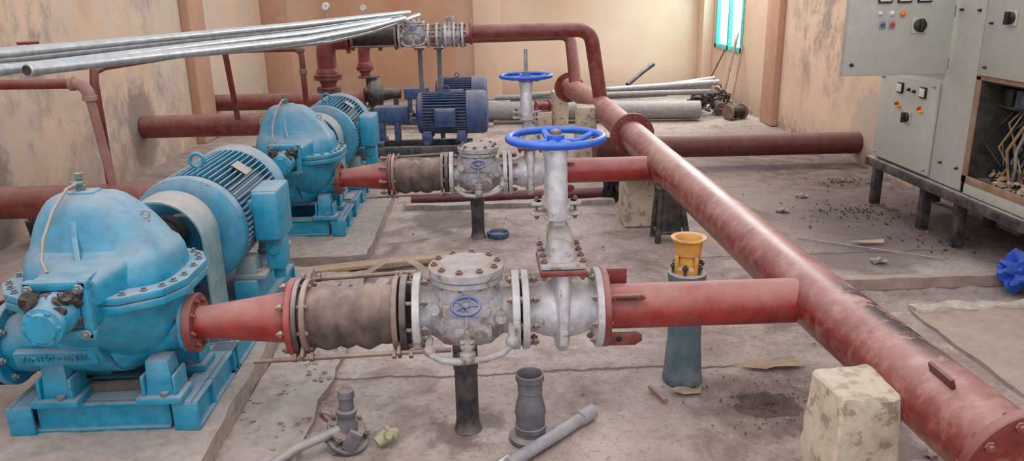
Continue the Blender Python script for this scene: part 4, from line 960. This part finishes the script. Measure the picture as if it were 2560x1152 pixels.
for yy, zz in ((4.41, .545), (4.41, 1.03), (5.0, .545), (5.0, 1.03)): lamp(dl, (CXF - .012, yy, zz), nX, GALVB, .006, 'screw')
b = B(); b.bx(1.99, 2.575, 4.30, 4.322, 1.115, 1.86, .005); b.bx(1.99, 2.01, 4.32, 4.345, 1.115, 1.86, .002); b.bx(2.0, 2.57, 4.32, 4.345, 1.115, 1.135, .002)
du = part(K, 'door', b, CAB, 'open cabinet door with switches')
nY = (0, -1, 0)
def dp(px, py): return (1.99 + (px - 2125) / 255 * .58, 4.30, 1.115 + (190 - py) / 190 * .39)
rotary(du, dp(2298, 60), nY, 1.15)
lamp(du, dp(2254, 30), nY, ORL, .013); lamp(du, dp(2228, 28), nY, WHITE, .011); lamp(du, dp(2200, 28), nY, WHITE, .009); lamp(du, dp(2143, 160), nY, BLK, .009, 'lock')
for px, m_ in ((2208, BLUL), (2231, REDL)):
    b = B(); q = dp(px, 58); b.box((q[0], 4.298, q[2]), (.034, .006, .045), bev=.002); lb_ = part(du, 'push_button', b, GREYL)
    b = B(); b.lathe((q[0], 4.294, q[2]), nY, [(0, .012), (.01, .012)], 14); part(lb_, 'button_cap', b, m_)
for px in (2208, 2255, 2303): meter(du, (dp(px, -8)[0], 4.30, dp(px, -16)[2]), nY, .075)
b = B()
for zz in (1.17, 1.45, 1.75): b.cyl((2.583, 4.32, zz - .03), (2.583, 4.32, zz + .03), .008, seg=10)
part(du, 'hinge', b, GALVB)
for yy, zz in [(4.28, 1.46), (4.28, .62), (4.12, .62), (4.12, 1.46)]: lamp(K, (CXF + .004, yy, zz), nX, BLK, .007, 'screw')
K2 = thing('electrical_cabinet', 'grey rusted switch cabinet with an open lower compartment', 'electrical cabinet', (2.85, 3.5, .5))
b = B(); YA, YBc = 2.95, 4.06
b.bx(CXF, 3.12, YBc - .03, YBc, .50, 2.0); b.bx(CXF, 3.12, YA, YA + .03, .50, 2.0); b.bx(3.08, 3.12, YA, YBc, .50, 2.0); b.bx(CXF, 3.12, YA, YBc, .50, .58); b.bx(CXF, 3.12, YA, YBc, 1.12, 1.15); b.bx(CXF, 3.12, YA, YBc, 1.95, 2.0)
part(K2, 'body', b, CAB)
b = B(); b.bx(CXF - .015, CXF + .005, YA + .04, YBc - .02, 1.135, 1.93, .005); d3 = part(K2, 'door', b, CAB)
rotary(d3, (CXF - .015, 3.83, 1.43), nX, 1.0)
for zz in (1.18, 1.4): lamp(d3, (CXF - .015, 3.98, zz), nX, BLK, .006, 'screw')
b = B(); b.bx(CXF - .004, CXF + .006, YBc - .04, YBc + .0, .56, 1.13, .002); b.bx(CXF - .004, CXF + .006, YA, YBc, .56, .60, .002); b.bx(CXF - .004, CXF + .006, YA, YBc, 1.11, 1.135, .002); part(K2, 'rusted_edge', b, CABR)
b = B(); b.bx(3.05, 3.078, YA + .032, YBc - .032, .582, 1.118); b.bx(CXF + .01, 3.05, YBc - .05, YBc - .032, .582, 1.118); b.bx(CXF + .02, 3.05, YA + .032, YA + .05, .582, 1.118); b.bx(CXF + .01, 3.05, YA + .032, YBc - .032, 1.10, 1.118); b.bx(CXF + .05, 3.05, YA + .032, YBc - .032, .581, .588)
b.bx(CXF + .10, CXF + .2, YA + .05, YBc - .05, .97, .985)
part(K2, 'inner_panel', b, DARK)
random.seed(5)
for i in range(34):
    m_ = (BLK, CABY, CABBL, BLK, GALVB, CABY, CABR)[i % 7]
    yy = 3.98 - i * .017; x_ = CXF + random.uniform(.05, .24)
    b = B(); b.tube([(x_, yy, .585), (x_ + random.uniform(-.04, .04), yy + random.uniform(-.06, .06), .68), (x_ + random.uniform(-.03, .05), yy + random.uniform(-.06, .06), .78), (x_ + random.uniform(-.02, .04), yy + random.uniform(-.04, .04), .90), (CXF + .22, yy, 1.05)], random.choice((.004, .005, .008)), 8); part(K2, 'cable', b, m_)
for i in range(4):
    b = B(); b.box((CXF + .13, 3.93 - i * .10, 1.03), (.08, .07, .09), bev=.006); part(K2, 'contactor', b, (BLK, CABBL)[i % 2])
b = B()
for i in range(170): b.ico((random.uniform(CXF + .015, CXF + .25), random.uniform(YA + .1, YBc - .06), .59 + random.uniform(0, .045)), random.uniform(.006, .024), (1.2, 1, .6), 1, .5, 2, i)
RB = single('rubble', 'broken plaster pieces inside the open cabinet', 'rubble', b, CARD, (2.85, 3.5, .5)); RB['kind'] = 'stuff'
S = thing('cabinet_stand', 'black angle-iron stand under both switch cabinets', 'stand', (2.85, 4.0, .165))
b = B(); b.bx(2.575, 2.63, 2.9, 5.10, .435, .495); b.bx(3.07, 3.115, 2.9, 5.10, .435, .495)
for yy in (2.95, 4.07, 5.07): b.bx(2.6, 3.1, yy - .025, yy + .025, .44, .49)
part(S, 'top_frame', b, BLACK)
for xx in (2.66, 3.08):
    for yy in (5.05, 4.45, 4.10, 3.3):
        b = B(); b.bx(xx - .025, xx + .025, yy - .004, yy + .004, .165, .44, .001); b.bx(xx - .028, xx - .02, yy - .0, yy + .05, .165, .44, .001); part(S, 'leg', b, BLACK)
for o_, loc in ((K, (3.178, 5.129, .3735)), (K2, (3.178, 3.903, .3735)), (RB, (3.178, 3.903, .3735)), (S, (3.178, 4.46, .001))):
    o_.location = loc; o_.scale = (CS, CS, CS)

# ------------------------------------------------------------------ camera and light
r_ = .02; p_ = .2973; psi = .0334
cam = bpy.data.objects.new('Camera', bpy.data.cameras.new('Camera')); COL.objects.link(cam)
cam.data.sensor_width = 36; cam.data.lens = 1950 / 2560 * 36; cam.data.clip_start = .05
cam.matrix_world = Matrix.Translation((0, 0, 1.6)) @ Matrix.Rotation(-psi, 4, 'Z') @ Matrix.Rotation(PI / 2 - p_, 4, 'X') @ Matrix.Rotation(-r_, 4, 'Z')
SC.camera = cam

W = bpy.data.worlds.new('World'); SC.world = W; W.use_nodes = True
bg = W.node_tree.nodes['Background']; bg.inputs[0].default_value = (.95, .97, 1.0, 1); bg.inputs[1].default_value = 1.10
def area(loc, to, sx, sy, e_, col=(1, 1, 1)):
    l = bpy.data.lights.new('area_light', 'AREA'); l.shape = 'RECTANGLE'; l.size = sx; l.size_y = sy; l.energy = e_; l.color = col
    o = bpy.data.objects.new('area_light', l); o.location = loc; o.rotation_euler = (V(to) - V(loc)).to_track_quat('-Z', 'Y').to_euler(); COL.objects.link(o)
area((2.6, 9.2, 3.3), (1.2, 5, 0), 1.4, .8, 60, (.98, .99, 1))
area((3.75, 11.2, 2.0), (2.2, 9.6, 0), 1.2, 1.2, 110, (.94, 1, 1))
area((2.4, 10.4, 2.6), (2.2, 9.4, 0), .8, .8, 24, (1, 1, 1))
area((-.5, 1.0, 3.6), (-.3, 3.5, 0), 3, 2, 44, (1, .98, .97))
SC.view_settings.view_transform = 'Standard'
SC.view_settings.exposure = 0.12
